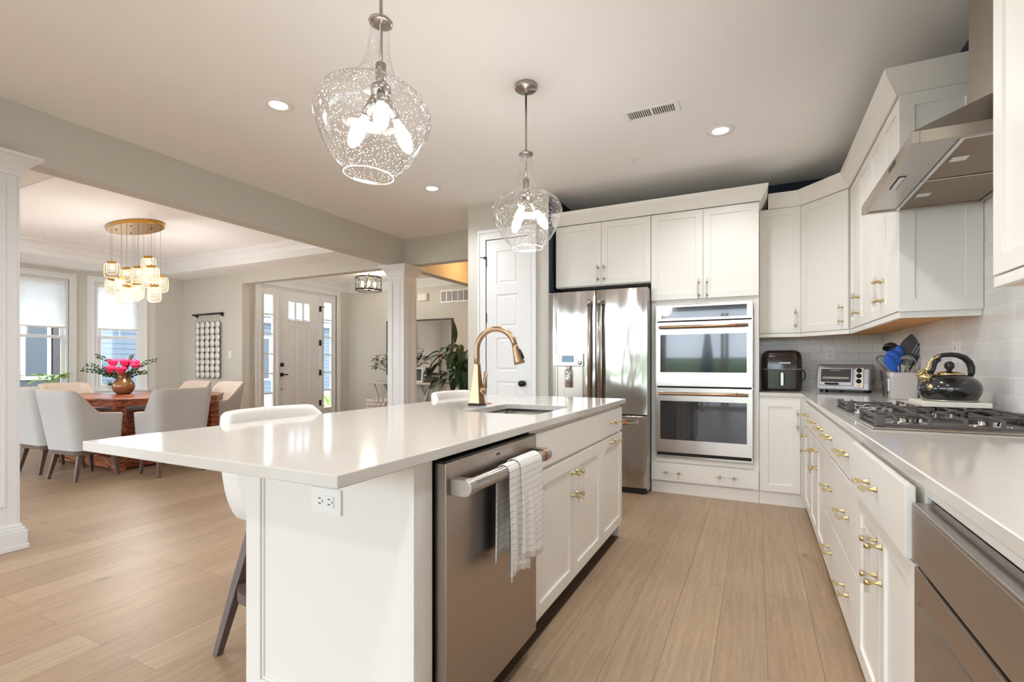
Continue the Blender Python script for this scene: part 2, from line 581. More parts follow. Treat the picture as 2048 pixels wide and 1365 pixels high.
def towel_material():
    m = bpy.data.materials.new('waffle_towel_white')
    m.use_nodes = True
    nt = m.node_tree
    L = nt.links
    b = nt.nodes['Principled BSDF']
    b.inputs['Roughness'].default_value = 0.95
    uv = nt.nodes.new('ShaderNodeTexCoord')
    br = nt.nodes.new('ShaderNodeTexBrick')
    br.offset = 0.0
    br.inputs['Scale'].default_value = 1
    br.inputs['Brick Width'].default_value = 0.0055
    br.inputs['Row Height'].default_value = 0.021
    br.inputs['Mortar Size'].default_value = 0.0011
    br.inputs['Color1'].default_value = srgb(238, 234, 230)
    br.inputs['Color2'].default_value = srgb(232, 228, 224)
    br.inputs['Mortar'].default_value = srgb(232, 229, 226)
    L.new(uv.outputs['UV'], br.inputs['Vector'])
    # dashed grey rows
    sep = nt.nodes.new('ShaderNodeSeparateXYZ')
    L.new(uv.outputs['UV'], sep.inputs[0])

    def math(op, a, bval):
        x = nt.nodes.new('ShaderNodeMath')
        x.operation = op
        L.new(a, x.inputs[0])
        x.inputs[1].default_value = bval
        return x.outputs[0]
    row = math('GREATER_THAN', math('FRACT', math('MULTIPLY', sep.outputs['Y'], 1 / 0.021), 0), 0.90)
    dash = math('GREATER_THAN', math('FRACT', math('MULTIPLY', sep.outputs['X'], 1 / 0.0085), 0), 0.35)
    mm = nt.nodes.new('ShaderNodeMath')
    mm.operation = 'MULTIPLY'
    L.new(row, mm.inputs[0])
    L.new(dash, mm.inputs[1])
    mx = nt.nodes.new('ShaderNodeMix')
    mx.data_type = 'RGBA'
    L.new(br.outputs['Color'], mx.inputs['A'])
    mx.inputs['B'].default_value = srgb(150, 152, 164)
    L.new(mm.outputs[0], mx.inputs['Factor'])
    L.new(mx.outputs['Result'], b.inputs['Base Color'])
    n = nt.nodes.new('ShaderNodeTexNoise')
    n.inputs['Scale'].default_value = 260
    L.new(uv.outputs['Object'], n.inputs['Vector'])
    bp = nt.nodes.new('ShaderNodeBump')
    bp.inputs['Strength'].default_value = 0.5
    bp.inputs['Distance'].default_value = 0.003
    L.new(n.outputs['Fac'], bp.inputs['Height'])
    L.new(bp.outputs[0], b.inputs['Normal'])
    return m


M['floor'] = floor_material()
M['tilex'] = tile_material('x')
M['tiley'] = tile_material('y')
M['siding'] = stripes_material('blue_grey_siding', srgb(96, 108, 118), srgb(58, 66, 74), 'Z', 6.5, 0.88)
M['roof'] = stripes_material('grey_shingles', srgb(98, 98, 108), srgb(70, 70, 80), 'Z', 9, 0.7)
M['darksiding'] = stripes_material('charcoal_siding', srgb(66, 72, 76), srgb(40, 44, 48), 'Z', 6.5, 0.88)
M['filter'] = stripes_material('mesh_filter_steel', srgb(170, 154, 136), srgb(128, 112, 96), 'X', 210, 0.5, 0.4, 0.9)
M['pleat'] = stripes_material('blind_pleat', srgb(226, 226, 224), srgb(200, 200, 199), 'Z', 48, 0.9, 0.9)
M['redwood'] = wood_red()
M['towel'] = towel_material()


# translucent blind
def blind_mat():
    m = bpy.data.materials.new('cellular_shade_fabric')
    m.use_nodes = True
    nt = m.node_tree
    L = nt.links
    b = nt.nodes['Principled BSDF']
    b.inputs['Base Color'].default_value = srgb(240, 239, 236)
    b.inputs['Roughness'].default_value = 0.9
    t = nt.nodes.new('ShaderNodeBsdfTranslucent')
    t.inputs['Color'].default_value = (0.95, 0.95, 0.93, 1)
    mx = nt.nodes.new('ShaderNodeMixShader')
    mx.inputs['Fac'].default_value = 0.75
    o = nt.nodes['Material Output']
    L.new(b.outputs[0], mx.inputs[1])
    L.new(t.outputs[0], mx.inputs[2])
    L.new(mx.outputs[0], o.inputs['Surface'])
    return m


M['blind'] = blind_mat()


# ------------------------------------------------------------------ mesh helpers
class MB:
    """collects shapes in a bmesh; .obj() links it as one mesh object"""
    def __init__(self):
        self.bm = bmesh.new()
        self.mi = 0

    def _tag(self, faces):
        for f in faces:
            f.material_index = self.mi

    def box(self, x0, x1, y0, y1, z0, z1, mtx=None):
        self.nb = getattr(self, 'nb', -1) + 1
        e = 0.00007 * (self.nb % 6)
        if min(x1 - x0, y1 - y0, z1 - z0) > 0.003:
            x0, x1, y0, y1, z0, z1 = x0 + e, x1 - e, y0 + e, y1 - e, z0 + e, z1 - e
        vs = [self.bm.verts.new((x, y, z)) for z in (z0, z1) for y in (y0, y1) for x in (x0, x1)]
        q = [(0, 2, 3, 1), (4, 5, 7, 6), (0, 1, 5, 4), (1, 3, 7, 5), (3, 2, 6, 7), (2, 0, 4, 6)]
        fs = [self.bm.faces.new([vs[i] for i in f]) for f in q]
        self._tag(fs)
        if mtx:
            for v in vs:
                v.co = mtx @ v.co
        return self

    def poly_prism(self, pts, z0, z1):
        """pts CCW list of (x,y)"""
        a = [self.bm.verts.new((x, y, z0)) for x, y in pts]
        b = [self.bm.verts.new((x, y, z1)) for x, y in pts]
        n = len(pts)
        fs = [self.bm.faces.new(a[::-1]), self.bm.faces.new(b)]
        for i in range(n):
            fs.append(self.bm.faces.new((a[i], a[(i + 1) % n], b[(i + 1) % n], b[i])))
        self._tag(fs)
        return self

    def sweep_profile(self, prof, p0, p1, up=(0, 0, 1), out=(0, -1, 0), cut0=0.0, cut1=0.0):
        """prof: list of (o, z) points; extruded from p0 to p1; cut: mitre shift per unit o"""
        p0, p1, up, out = Vector(p0), Vector(p1), Vector(up), Vector(out)
        d = (p1 - p0).normalized()
        a = [self.bm.verts.new(p0 + out * o + up * z - d * (o * cut0)) for o, z in prof]
        b = [self.bm.verts.new(p1 + out * o + up * z + d * (o * cut1)) for o, z in prof]
        n = len(prof)
        fs = []
        for i in range(n):
            fs.append(self.bm.faces.new((a[i], a[(i + 1) % n], b[(i + 1) % n], b[i])))
        fs.append(self.bm.faces.new(a[::-1]))
        fs.append(self.bm.faces.new(b))
        self._tag(fs)
        return self

    def lathe(self, prof, seg=32, c=(0, 0, 0), close=False, mtx=None):
        """prof: list of (r, z)"""
        rings = []
        allv = []
        for r, z in prof:
            if r < 1e-6:
                v = self.bm.verts.new((c[0], c[1], c[2] + z))
                rings.append([v])
                allv.append(v)
            else:
                ring = [self.bm.verts.new((c[0] + r * cos(2 * pi * k / seg), c[1] + r * sin(2 * pi * k / seg), c[2] + z)) for k in range(seg)]
                rings.append(ring)
                allv += ring
        fs = []
        for i in range(len(rings) - 1):
            A, B = rings[i], rings[i + 1]
            for k in range(seg):
                k2 = (k + 1) % seg
                if len(A) == 1 and len(B) == 1:
                    continue
                if len(A) == 1:
                    fs.append(self.bm.faces.new((A[0], B[k2], B[k])))
                elif len(B) == 1:
                    fs.append(self.bm.faces.new((A[k], A[k2], B[0])))
                else:
                    fs.append(self.bm.faces.new((A[k], A[k2], B[k2], B[k])))
        if close:
            A, B = rings[-1], rings[0]
            for k in range(seg):
                k2 = (k + 1) % seg
                fs.append(self.bm.faces.new((A[k], A[k2], B[k2], B[k])))
        for f in fs:
            f.smooth = True
        self._tag(fs)
        if mtx:
            for v in allv:
                v.co = mtx @ v.co
        return self

    def tube(self, pts, r, seg=10, caps=True, square=False):
        """sweep along polyline; r number or list"""
        pts = [Vector(p) for p in pts]
        n = len(pts)
        rs = r if isinstance(r, (list, tuple)) else [r] * n
        rings = []
        prev = None
        for i, p in enumerate(pts):
            t = (pts[min(i + 1, n - 1)] - pts[max(i - 1, 0)])
            if t.length < 1e-9:
                t = Vector((0, 0, 1))
            t.normalize()
            if prev is None:
                ref = Vector((0, 0, 1)) if abs(t.z) < 0.9 else Vector((1, 0, 0))
                u = t.cross(ref).normalized()
            else:
                u = (prev - t * prev.dot(t))
                if u.length < 1e-6:
                    u = t.orthogonal()
                u.normalize()
            prev = u
            w = t.cross(u)
            ring = []
            for k in range(seg):
                a = 2 * pi * k / seg + (pi / 4 if square else 0)
                ring.append(self.bm.verts.new(p + (u * cos(a) + w * sin(a)) * rs[i]))
            rings.append(ring)
        fs = []
        for i in range(n - 1):
            for k in range(seg):
                k2 = (k + 1) % seg
                f = self.bm.faces.new((rings[i][k], rings[i][k2], rings[i + 1][k2], rings[i + 1][k]))
                f.smooth = not square
                fs.append(f)
        if caps:
            fs.append(self.bm.faces.new(rings[0][::-1]))
            fs.append(self.bm.faces.new(rings[-1]))
        self._tag(fs)
        return self

    def sphere(self, c, r, sx=1, sy=1, sz=1, seg=16, rings=10, mtx=None):
        prof = [(r * sin(pi * i / rings), -r * cos(pi * i / rings)) for i in range(rings + 1)]
        prof[0] = (0, -r)
        prof[-1] = (0, r)
        m = Matrix.Translation(c) @ Matrix.Diagonal((sx, sy, sz, 1))
        if mtx:
            m = Matrix.Translation(c) @ mtx @ Matrix.Diagonal((sx, sy, sz, 1))
        return self.lathe(prof, seg, mtx=m)

    def grid(self, fn, nu, nv, thick=0.0, close_u=False):
        """fn(u,v)->Vector for u,v in 0..1 ; optional solid thickness by offset fn normals"""
        V = [[self.bm.verts.new(fn(i / nu, j / nv)) for j in range(nv + 1)] for i in range(nu + (0 if close_u else 1))]
        N = len(V)
        fs = []
        for i in range(nu):
            for j in range(nv):
                f = self.bm.faces.new((V[i][j], V[(i + 1) % N][j], V[(i + 1) % N][j + 1], V[i][j + 1]))
                f.smooth = True
                fs.append(f)
        self._tag(fs)
        return self

    def xf(self, m):
        for v in self.bm.verts:
            v.co = m @ v.co
        return self

    def obj(self, name, mats, parent=None, bevel=0.0, seg=2, solid=0.0, subsurf=0, label=None, smooth=False, recalc=True):
        if not isinstance(mats, (list, tuple)):
            mats = [mats]
        if recalc:
            bmesh.ops.recalc_face_normals(self.bm, faces=self.bm.faces)
        me = bpy.data.meshes.new(name)
        self.bm.to_mesh(me)
        self.bm.free()
        for m in mats:
            me.materials.append(M[m] if isinstance(m, str) else m)
        if smooth:
            for p in me.polygons:
                p.use_smooth = True
        o = bpy.data.objects.new(name, me)
        COL.objects.link(o)
        if parent:
            o.parent = parent
        if solid:
            s = o.modifiers.new('solid', 'SOLIDIFY')
            s.thickness = solid
            s.offset = 0
        if bevel:
            s = o.modifiers.new('bevel', 'BEVEL')
            s.width = bevel
            s.segments = seg
            s.limit_method = 'ANGLE'
            s.angle_limit = radians(35)
            s.harden_normals = False
        if subsurf:
            s = o.modifiers.new('sub', 'SUBSURF')
            s.levels = subsurf
            s.render_levels = subsurf
        if label:
            o['label'] = label
        return o


def tag(o, label, cat, group=None):
    o['label'] = label
    o['category'] = cat
    if group:
        o['group'] = group
    return o


def thing(name, label, cat, loc=(0, 0, 0), rz=0.0, group=None):
    o = bpy.data.objects.new(name, None)
    o.empty_display_size = 0.1
    COL.objects.link(o)
    o.location = loc
    o.rotation_euler = (0, 0, rz)
    return tag(o, label, cat, group)


def struct(o):
    o['kind'] = 'structure'
    return o


def copy_tree(o, parent=None):
    c = o.copy()
    COL.objects.link(c)
    c.parent = parent
    for ch in o.children:
        copy_tree(ch, c)
    return c


def text_mesh(name, body, size, mtx, material, parent, extrude=0.0008, bold=0.0, shear=0.0, label=None):
    cu = bpy.data.curves.new(name, 'FONT')
    cu.body = body
    cu.size = size
    cu.extrude = extrude
    cu.offset = bold
    cu.shear = shear
    cu.align_x = 'CENTER'
    cu.align_y = 'CENTER'
    t = bpy.data.objects.new(name + '_tmp', cu)
    COL.objects.link(t)
    bpy.context.view_layer.update()
    me = bpy.data.meshes.new_from_object(t.evaluated_get(bpy.context.evaluated_depsgraph_get()))
    bpy.data.objects.remove(t)
    bpy.data.curves.remove(cu)
    me.materials.clear()
    me.materials.append(M[material])
    me.transform(mtx)
    o = bpy.data.objects.new(name, me)
    COL.objects.link(o)
    o.parent = parent
    if label:
        o['label'] = label
    return o


FRONT = Matrix.Rotation(radians(90), 4, 'X')     # text standing, facing local -Y

# ================================================================== SETTING
CZ = 2.80      # kitchen ceiling
SZ = 2.615     # dining soffit
HZ = 2.445     # header underside
XR = 0.965     # right wall
YB = 5.17      # kitchen back wall
XB = -4.19     # beam kitchen side
XB2 = -4.35    # beam dining side
YH = 5.235     # header kitchen side
YH2 = 5.37
XW = -9.57     # bay window wall
YF = 7.63      # foyer back wall
XD = -7.50     # front door wall
XP0, XP1, YP = -2.71, -1.79, 4.445   # pantry block

struct(MB().box(-10.2, XR + 0.1, -4.4, 8.0, -0.12, 0.0).obj('floor', 'floor'))
cb = MB()
cb.box(XB2 - 0.02, XR + 0.1, -4.4, 8.0, CZ, CZ + 0.1)       # kitchen and hall
cb.box(-10.2, XB2 - 0.02, -4.4, 1.28, CZ, CZ + 0.1)         # room on the left behind the near column
struct(cb.obj('ceiling', 'ceil'))
# dining ceiling: soffit ring + tray
TX0, TX1, TY0, TY1 = -8.64, -4.72, 1.88, 4.78
dc = MB()
dc.box(-10.2, TX0, 1.28, YH + 0.02, SZ, CZ + 0.1)
dc.box(TX1, XB2 + 0.01, 1.28, YH + 0.02, SZ, CZ + 0.1)
dc.box(TX0, TX1, 1.28, TY0, SZ, CZ + 0.1)
dc.box(TX0, TX1, TY1, YH + 0.02, SZ, CZ + 0.1)
dc.box(TX0, TX1, TY0, TY1, CZ + 0.02, CZ + 0.1)
o = struct(dc.obj('ceiling', 'ceil'))
fc = MB().box(-7.7, XB2, YH2 - 0.01, 8.0, 2.74, 2.82)
struct(fc.obj('ceiling', 'ceil'))

# crown moulding profile (o = out from wall, z measured from its bottom)
CR = [(0, 0), (0.014, 0), (0.018, 0.018), (0.03, 0.03), (0.042, 0.055), (0.062, 0.085), (0.085, 0.108), (0.10, 0.118), (0.104, 0.135), (0.112, 0.14), (0.112, 0.152), (0, 0.152)]
cz = CZ + 0.02 - 0.152


def crown_run(name, pts, outs, z, scale=1.0, closed=False, m='trimw'):
    mb = MB()
    prof = [(a * scale, b * scale) for a, b in CR]
    n = len(pts)
    for i in range(n if closed else n - 1):
        p0, p1 = pts[i], pts[(i + 1) % n]
        c = -1.0 if closed else 0.0
        c0 = c if (closed or i > 0) else 0.0
        c1 = c if (closed or i < n - 2) else 0.0
        mb.sweep_profile(prof, (p0[0], p0[1], z), (p1[0], p1[1], z), out=(outs[i][0], outs[i][1], 0), cut0=c0, cut1=c1)
    return struct(mb.obj(name, m))


ring_pts = [(TX0, TY0), (TX1, TY0), (TX1, TY1), (TX0, TY1)]
ring_out = [(0, 1), (-1, 0), (0, -1), (1, 0)]
crown_run('trim_1', ring_pts, ring_out, cz, closed=True)
# narrow fascia board under the tray crown
fb = MB()
fb.box(TX0, TX1, TY1 - 0.012, TY1, SZ - 0.001, cz + 0.01)
fb.box(TX0, TX0 + 0.012, TY0, TY1, SZ - 0.001, cz + 0.01)
fb.box(TX1 - 0.012, TX1, TY0, TY1, SZ - 0.001, cz + 0.01)
fb.box(TX0, TX1, TY0, TY0 + 0.012, SZ - 0.001, cz + 0.01)
struct(fb.obj('trim_2', 'trimw'))

# foyer crown
crown_run('trim_3', [(XD, 5.4), (XD, YF), (XB2, YF)], [(1, 0), (0, -1)], 2.74 - 0.152)

# beams and headers
struct(MB().box(XB2, XB, -4.2, YH2, HZ, CZ).obj('wall_beam_left', 'wall'))
struct(MB().box(XB, XP0 + 0.01, YH, YH2, HZ, CZ).obj('wall_header_hall', 'wall'))
struct(MB().box(-7.45, XB2, YH, YH2, HZ, CZ).obj('wall_header_dining', 'wall'))
struct(MB().box(XB2, XB, YH2, YF, HZ, CZ).obj('wall_beam_foyer', 'wall'))

# walls
struct(MB().box(XR, XR + 0.1, -4.4, YB + 0.1, 0, CZ).obj('wall_right', 'navy'))
struct(MB().box(XP1, XR + 0.1, YB, YB + 0.1, 0, CZ).obj('wall_back', 'navy'))
pb = MB()
pb.box(XP0, XP1 - 0.012, YP, YP + 0.1, 0, CZ)
pb.box(XP0, XP0 + 0.1, YP + 0.1, YF, 0, CZ)
struct(pb.obj('wall_pantry', 'wall'))
struct(MB().box(XP1 - 0.012, XP1, YP + 0.0, YB + 0.1, 0, CZ).obj('wall_recess_left', 'navy'))
struct(MB().box(XD - 0.1, XP0 + 0.1, YF, YF + 0.1, 0, CZ).obj('wall_foyer_back', 'wall'))
struct(MB().box(-9.10, -7.45, YH, YH2, 0, CZ).obj('wall_dining_back', 'wall'))
# front door wall with hole for the door unit  (unit Y 5.60..7.25, z 0..2.50)
dw = MB()
dw.box(XD - 0.15, XD, 5.37, 5.60, 0, CZ)
dw.box(XD - 0.15, XD, 7.27, YF, 0, CZ)
dw.box(XD - 0.15, XD, 5.60, 7.27, 2.50, CZ)
struct(dw.obj('wall_entry', 'wall'))


# bay walls ------------------------------------------------
def wall_with_hole(mb, p0, p1, s0, s1, z0, z1, th=0.16, H=CZ):
    """wall from p0 to p1 (plan), inner face on the line, thickness outward (left of travel)"""
    p0, p1 = Vector((p0[0], p0[1], 0)), Vector((p1[0], p1[1], 0))
    d = (p1 - p0)
    L = d.length
    ang = math.atan2(d.y, d.x)
    m = Matrix.Translation(p0) @ Matrix.Rotation(ang, 4, 'Z')
    mb.box(0, s0, 0, th, 0, H, m)
    mb.box(s1, L, 0, th, 0, H, m)
    mb.box(s0, s1, 0, th, 0, z0, m)
    mb.box(s0, s1, 0, th, z1, H, m)
    return m


WZ0, WZ1 = 0.74, 2.455
A0, A1 = (XW, 2.0), (XW, 3.97)
B0, B1 = (XW, 3.97), (-9.04, 4.79)
mb = MB()
mW1 = wall_with_hole(mb, A0, A1, 0.93, 1.836, WZ0, WZ1)
struct(mb.obj('wall_bay', 'wall'))
mb = MB()
mW2 = wall_with_hole(mb, B0, B1, 0.195, 0.78, WZ0, WZ1)
struct(mb.obj('wall_bay_angled', 'wall'))
struct(MB().box(-9.14, -9.04, 4.79, YH2, 0, CZ).obj('wall_bay_end', 'wall'))
struct(MB().box(-10.0, -9.57, 1.28, 2.0, 0, CZ).box(-10.0, -9.2, 1.18, 1.28, 0, CZ).box(-9.2, XB - 0.26, 1.18, 1.28, HZ, CZ).obj('wall_dining_near', 'wall'))


def window_unit(idx, m, s0, s1, z0, z1, mid, blind_z, lbl):
    """double hung window in a wall hole; wall local frame: x along, y outward"""
    w = bpy.data.objects.new('window_%d' % idx, None)
    COL.objects.link(w)
    w.matrix_world = m
    w['kind'] = 'structure'
    t = 0.093
    c = MB()     # casing on the room side, mitred look: stepped
    for (a, b, y) in ((t, 0.0, -0.018), (t, t * 0.72, -0.028), (t * 0.30, 0.0, -0.024)):
        c.box(s0 - a, s0 - b, y, 0, z0 - 0.02, z1 + b)
        c.box(s1 + b, s1 + a, y, 0, z0 - 0.02, z1 + b)
        c.box(s0 - a, s1 + a, y, 0, z1 + b, z1 + a)
    c.obj('casing', 'trimw', w, bevel=0.002)
    MB().box(s0 - t - 0.02, s1 + t + 0.02, -0.06, 0.06, z0 - 0.035, z0).box(s0 - t, s1 + t, -0.018, 0, z0 - 0.13, z0 - 0.035).obj('sill', 'trimw', w, bevel=0.003)
    f = MB()
    f.box(s0, s0 + 0.03, 0, 0.16, z0, z1).box(s1 - 0.03, s1, 0, 0.16, z0, z1).box(s0, s1, 0, 0.16, z1 - 0.03, z1).box(s0, s1, 0.05, 0.16, z0, z0 + 0.03)
    f.obj('frame', 'trimw', w)
    a, b = s0 + 0.03, s1 - 0.03

    def sash(za, zb, y, mun):
        q = MB()
        q.box(a, a + 0.04, y, y + 0.035, za, zb).box(b - 0.04, b, y, y + 0.035, za, zb)
        q.box(a, b, y, y + 0.035, za, za + 0.045).box(a, b, y, y + 0.035, zb - 0.04, zb)
        if mun:
            q.box((a + b) / 2 - 0.008, (a + b) / 2 + 0.008, y + 0.005, y + 0.03, za, zb)
        so = q.obj('sash', 'trimw', w, bevel=0.002)
        MB().box(a + 0.03, b - 0.03, y + 0.016, y + 0.02, za + 0.03, zb - 0.03).obj('pane', 'pane', so)
    sash(mid - 0.02, z1 - 0.03, 0.09, True)
    sash(z0 + 0.03, mid + 0.02, 0.05, False)
    # cellular shade, a thing of its own
    bl = thing('cellular_shade', lbl, 'window blind')
    bl.matrix_world = m
    mbb = MB()
    n = int((z1 - 0.08 - blind_z) / 0.019)
    pr = []
    for k in range(n + 1):
        zz = z1 - 0.07 - k * (z1 - 0.07 - blind_z - 0.02) / n
        pr.append((0.004 if k % 2 else 0.011, zz))
    for i in range(len(pr) - 1):
        (o0, za), (o1, zb) = pr[i], pr[i + 1]
        vs = [mbb.bm.verts.new((s0 + 0.035, 0.02 + o0, za)), mbb.bm.verts.new((s1 - 0.035, 0.02 + o0, za)),
              mbb.bm.verts.new((s1 - 0.035, 0.02 + o1, zb)), mbb.bm.verts.new((s0 + 0.035, 0.02 + o1, zb))]
        mbb.bm.faces.new(vs)
    mbb.obj('pleated_fabric', 'blind', bl, recalc=False)
    MB().box(s0 + 0.033, s1 - 0.033, 0.008, 0.045, z1 - 0.075, z1 - 0.032).obj('head_rail', 'plastic_w', bl, bevel=0.003)
    MB().box(s0 + 0.033, s1 - 0.033, 0.012, 0.04, blind_z, blind_z + 0.02).obj('bottom_rail', 'board', bl, bevel=0.003)
    return w


window_unit(1, mW1, 0.93, 1.836, WZ0, WZ1, 1.565, 1.70, 'white pleated shade half lowered on the leftmost dining window')
window_unit(2, mW2, 0.195, 0.78, WZ0, WZ1, 1.575, 1.70, 'white pleated shade on the narrower angled window behind the roses')

# room behind the camera
rb = MB()
rb.box(-10.2, -7.7, -4.4, -4.3, 0, CZ).box(-7.7, -2.7, -4.4, -4.3, 0, 0.4).box(-7.7, -2.7, -4.4, -4.3, 2.6, CZ)
rb.box(-2.7, -2.2, -4.4, -4.3, 0, CZ).box(-2.2, 0.7, -4.4, -4.3, 2.5, CZ).box(0.7, XR, -4.4, -4.3, 0, CZ)
rb.box(-10.2, -10.1, -4.4, -3.6, 0, CZ).box(-10.2, -10.1, 0.4, 1.28, 0, CZ).box(-10.2, -10.1, -3.6, 0.4, 0, 0.4).box(-10.2, -10.1, -3.6, 0.4, 2.6, CZ)
struct(rb.obj('wall_rear', 'wall'))
rf = MB()
for x in (-7.7, -6.47, -5.24, -4.0, -2.75):
    rf.box(x, x + 0.05, -4.38, -4.3, 0.4, 2.6)
rf.box(-7.7, -2.7, -4.38, -4.3, 1.4, 1.44)
struct(rf.obj('window_3', 'trimw'))
rf = MB()
for x in (-2.2, -0.80, -0.70, 0.62):
    rf.box(x, x + 0.08, -4.38, -4.3, 0, 2.4)
rf.box(-2.2, 0.7, -4.38, -4.3, 0, 0.1)
struct(rf.obj('door_3', 'trimw'))

# backsplash tile
struct(MB().box(0.02, XR, YB - 0.01, YB, 0.914, 1.42).obj('wall_back_tile', 'tilex'))
struct(MB().box(XR - 0.01, XR, 0.0, YB - 0.01, 0.914, 2.30).obj('wall_right_tile', 'tiley'))

# baseboards
BB = [(0, 0), (0.022, 0), (0.022, 0.018), (0.015, 0.024), (0.015, 0.10), (0.009, 0.118), (0.005, 0.135), (0, 0.135)]


def bboard(name, p0, p1, out):
    return struct(MB().sweep_profile(BB, (p0[0], p0[1], 0), (p1[0], p1[1], 0), out=(out[0], out[1], 0)).obj(name, 'trimw'))


bboard('baseboard_bay', (XW, 2.0), (XW, 3.97), (1, 0))
dl = Vector((0.53, 0.82)).normalized()
bboard('baseboard_bay_angled', B0, B1, (dl.y, -dl.x))
bboard('baseboard_bay_end', (-9.04, 4.79), (-9.04, YH), (1, 0))
bboard('baseboard_dining', (-9.04, YH), (-7.45, YH), (0, -1))
bboard('baseboard_foyer', (XD, YF), (XP0, YF), (0, -1))
bboard('baseboard_entry', (XD, 5.37), (XD, 5.48), (1, 0))
bboard('baseboard_pantry', (XP0, YP), (-2.595, YP), (0, -1))


# ------------------------------------------------------------------ columns
def column(label, cx, cy, w=0.30):
    t = thing('column', label, 'column', (cx, cy, 0))
    h = w / 2
    # shaft with recessed panels on four sides
    s = MB()
    s.box(-h + 0.006, h - 0.006, -h + 0.006, h - 0.006, 0.12, HZ - 0.08)
    for k in range(4):
        m = Matrix.Rotation(k * pi / 2, 4, 'Z')
        st = 0.062
        ce = 0.012 * (k % 2)
        s.box(-h + ce, -h + st, -h, -h + 0.012, 0.15, HZ - 0.1, m)
        s.box(h - st, h - ce, -h, -h + 0.012, 0.15, HZ - 0.1, m)
        s.box(-h + st, h - st, -h, -h + 0.012, 0.15, 0.27, m)
        s.box(-h + st, h - st, -h, -h + 0.012, HZ - 0.22, HZ - 0.1, m)
    s.obj('shaft', 'trimw', t, bevel=0.002)
    p = MB()
    for k in range(4):
        m = Matrix.Rotation(k * pi / 2, 4, 'Z')
        a, z0, z1 = h - 0.062, 0.27, HZ - 0.22
        r = 0.018
        for (x0, x1, za, zb) in ((-a, -a + r, z0, z1), (a - r, a, z0, z1), (-a + r, a - r, z0, z0 + r), (-a + r, a - r, z1 - r, z1)):
            p.box(x0, x1, -h - 0.004, -h + 0.01, za, zb, m)
    p.obj('panel_moulding', 'trimw', t, bevel=0.003)
    b = MB()
    for (e, z0, z1) in ((0.034, 0, 0.03), (0.028, 0.03, 0.115), (0.02, 0.115, 0.135), (0.010, 0.135, 0.155)):
        b.box(-h - e, h + e, -h - e, h + e, z0, z1)
    b.obj('base', 'trimw', t, bevel=0.003)
    c = MB()
    pr = [(0.0, HZ - 0.135), (0.008, HZ - 0.13), (0.012, HZ - 0.115), (0.02, HZ - 0.1), (0.034, HZ - 0.075), (0.055, HZ - 0.05), (0.062, HZ - 0.042), (0.07, HZ - 0.028), (0.086, HZ - 0.026), (0.086, HZ - 0.006), (0.0, HZ - 0.006)]
    rings = []
    for e, z in pr:
        a = h + e
        rings.append([c.bm.verts.new(v) for v in ((-a, -a, z), (a, -a, z), (a, a, z), (-a, a, z))])
    for i in range(len(rings) - 1):
        for k in range(4):
            c.bm.faces.new((rings[i][k], rings[i][(k + 1) % 4], rings[i + 1][(k + 1) % 4], rings[i + 1][k]))
    c.obj('capital', 'trimw', t)
    return t


column('white paneled square column nearest the left edge, cut off by the photo', -4.27, 1.245, 0.32)
column('white paneled square column rising beyond the island before the entry', -4.25, 5.285, 0.27)


# ------------------------------------------------------------------ pantry door (door_2)
def panel_door(mb, w, h, panels, t=0.035, rec=0.008, edge=0.02):
    """front at y=0 facing -y; panels (x0,x1,z0,z1) as raised fields in recesses"""
    mb.box(0, w, 0.0065, t, 0, h)
    xs = sorted(set([0, w] + [p[0] for p in panels] + [p[1] for p in panels]))
    zs = sorted(set([0, h] + [p[2] for p in panels] + [p[3] for p in panels]))
    for i in range(len(xs) - 1):
        for j in range(len(zs) - 1):
            cx, czz = (xs[i] + xs[i + 1]) / 2, (zs[j] + zs[j + 1]) / 2
            if any(p[0] < cx < p[1] and p[2] < czz < p[3] for p in panels):
                continue
            vs = [mb.bm.verts.new(v) for v in ((xs[i], 0, zs[j]), (xs[i + 1], 0, zs[j]), (xs[i + 1], 0, zs[j + 1]), (xs[i], 0, zs[j + 1]))]
            mb.bm.faces.new(vs)
    # outer rim
    for (a, b) in (((0, 0), (w, 0)), ((w, 0), (w, h)), ((w, h), (0, h)), ((0, h), (0, 0))):
        vs = [mb.bm.verts.new(v) for v in ((a[0], 0, a[1]), (b[0], 0, b[1]), (b[0], 0.0065, b[1]), (a[0], 0.0065, a[1]))]
        mb.bm.faces.new(vs)
    for (x0, x1, z0, z1) in panels:
        e = edge

        def ring(k, y):
            return [mb.bm.verts.new(v) for v in ((x0 + k, y, z0 + k), (x1 - k, y, z0 + k), (x1 - k, y, z1 - k), (x0 + k, y, z1 - k))]
        r = [ring(0, 0), ring(0.006, rec), ring(e, rec), ring(e + 0.012, 0.002)]
        for a, b in zip(r, r[1:]):
            for k in range(4):
                mb.bm.faces.new((a[k], a[(k + 1) % 4], b[(k + 1) % 4], b[k]))
        mb.bm.faces.new(r[-1])
    return mb


def door_empty(name, loc, rz):
    e = bpy.data.objects.new(name, None)
    COL.objects.link(e)
    e.location = loc
    e.rotation_euler = (0, 0, rz)
    e['kind'] = 'structure'
    return e


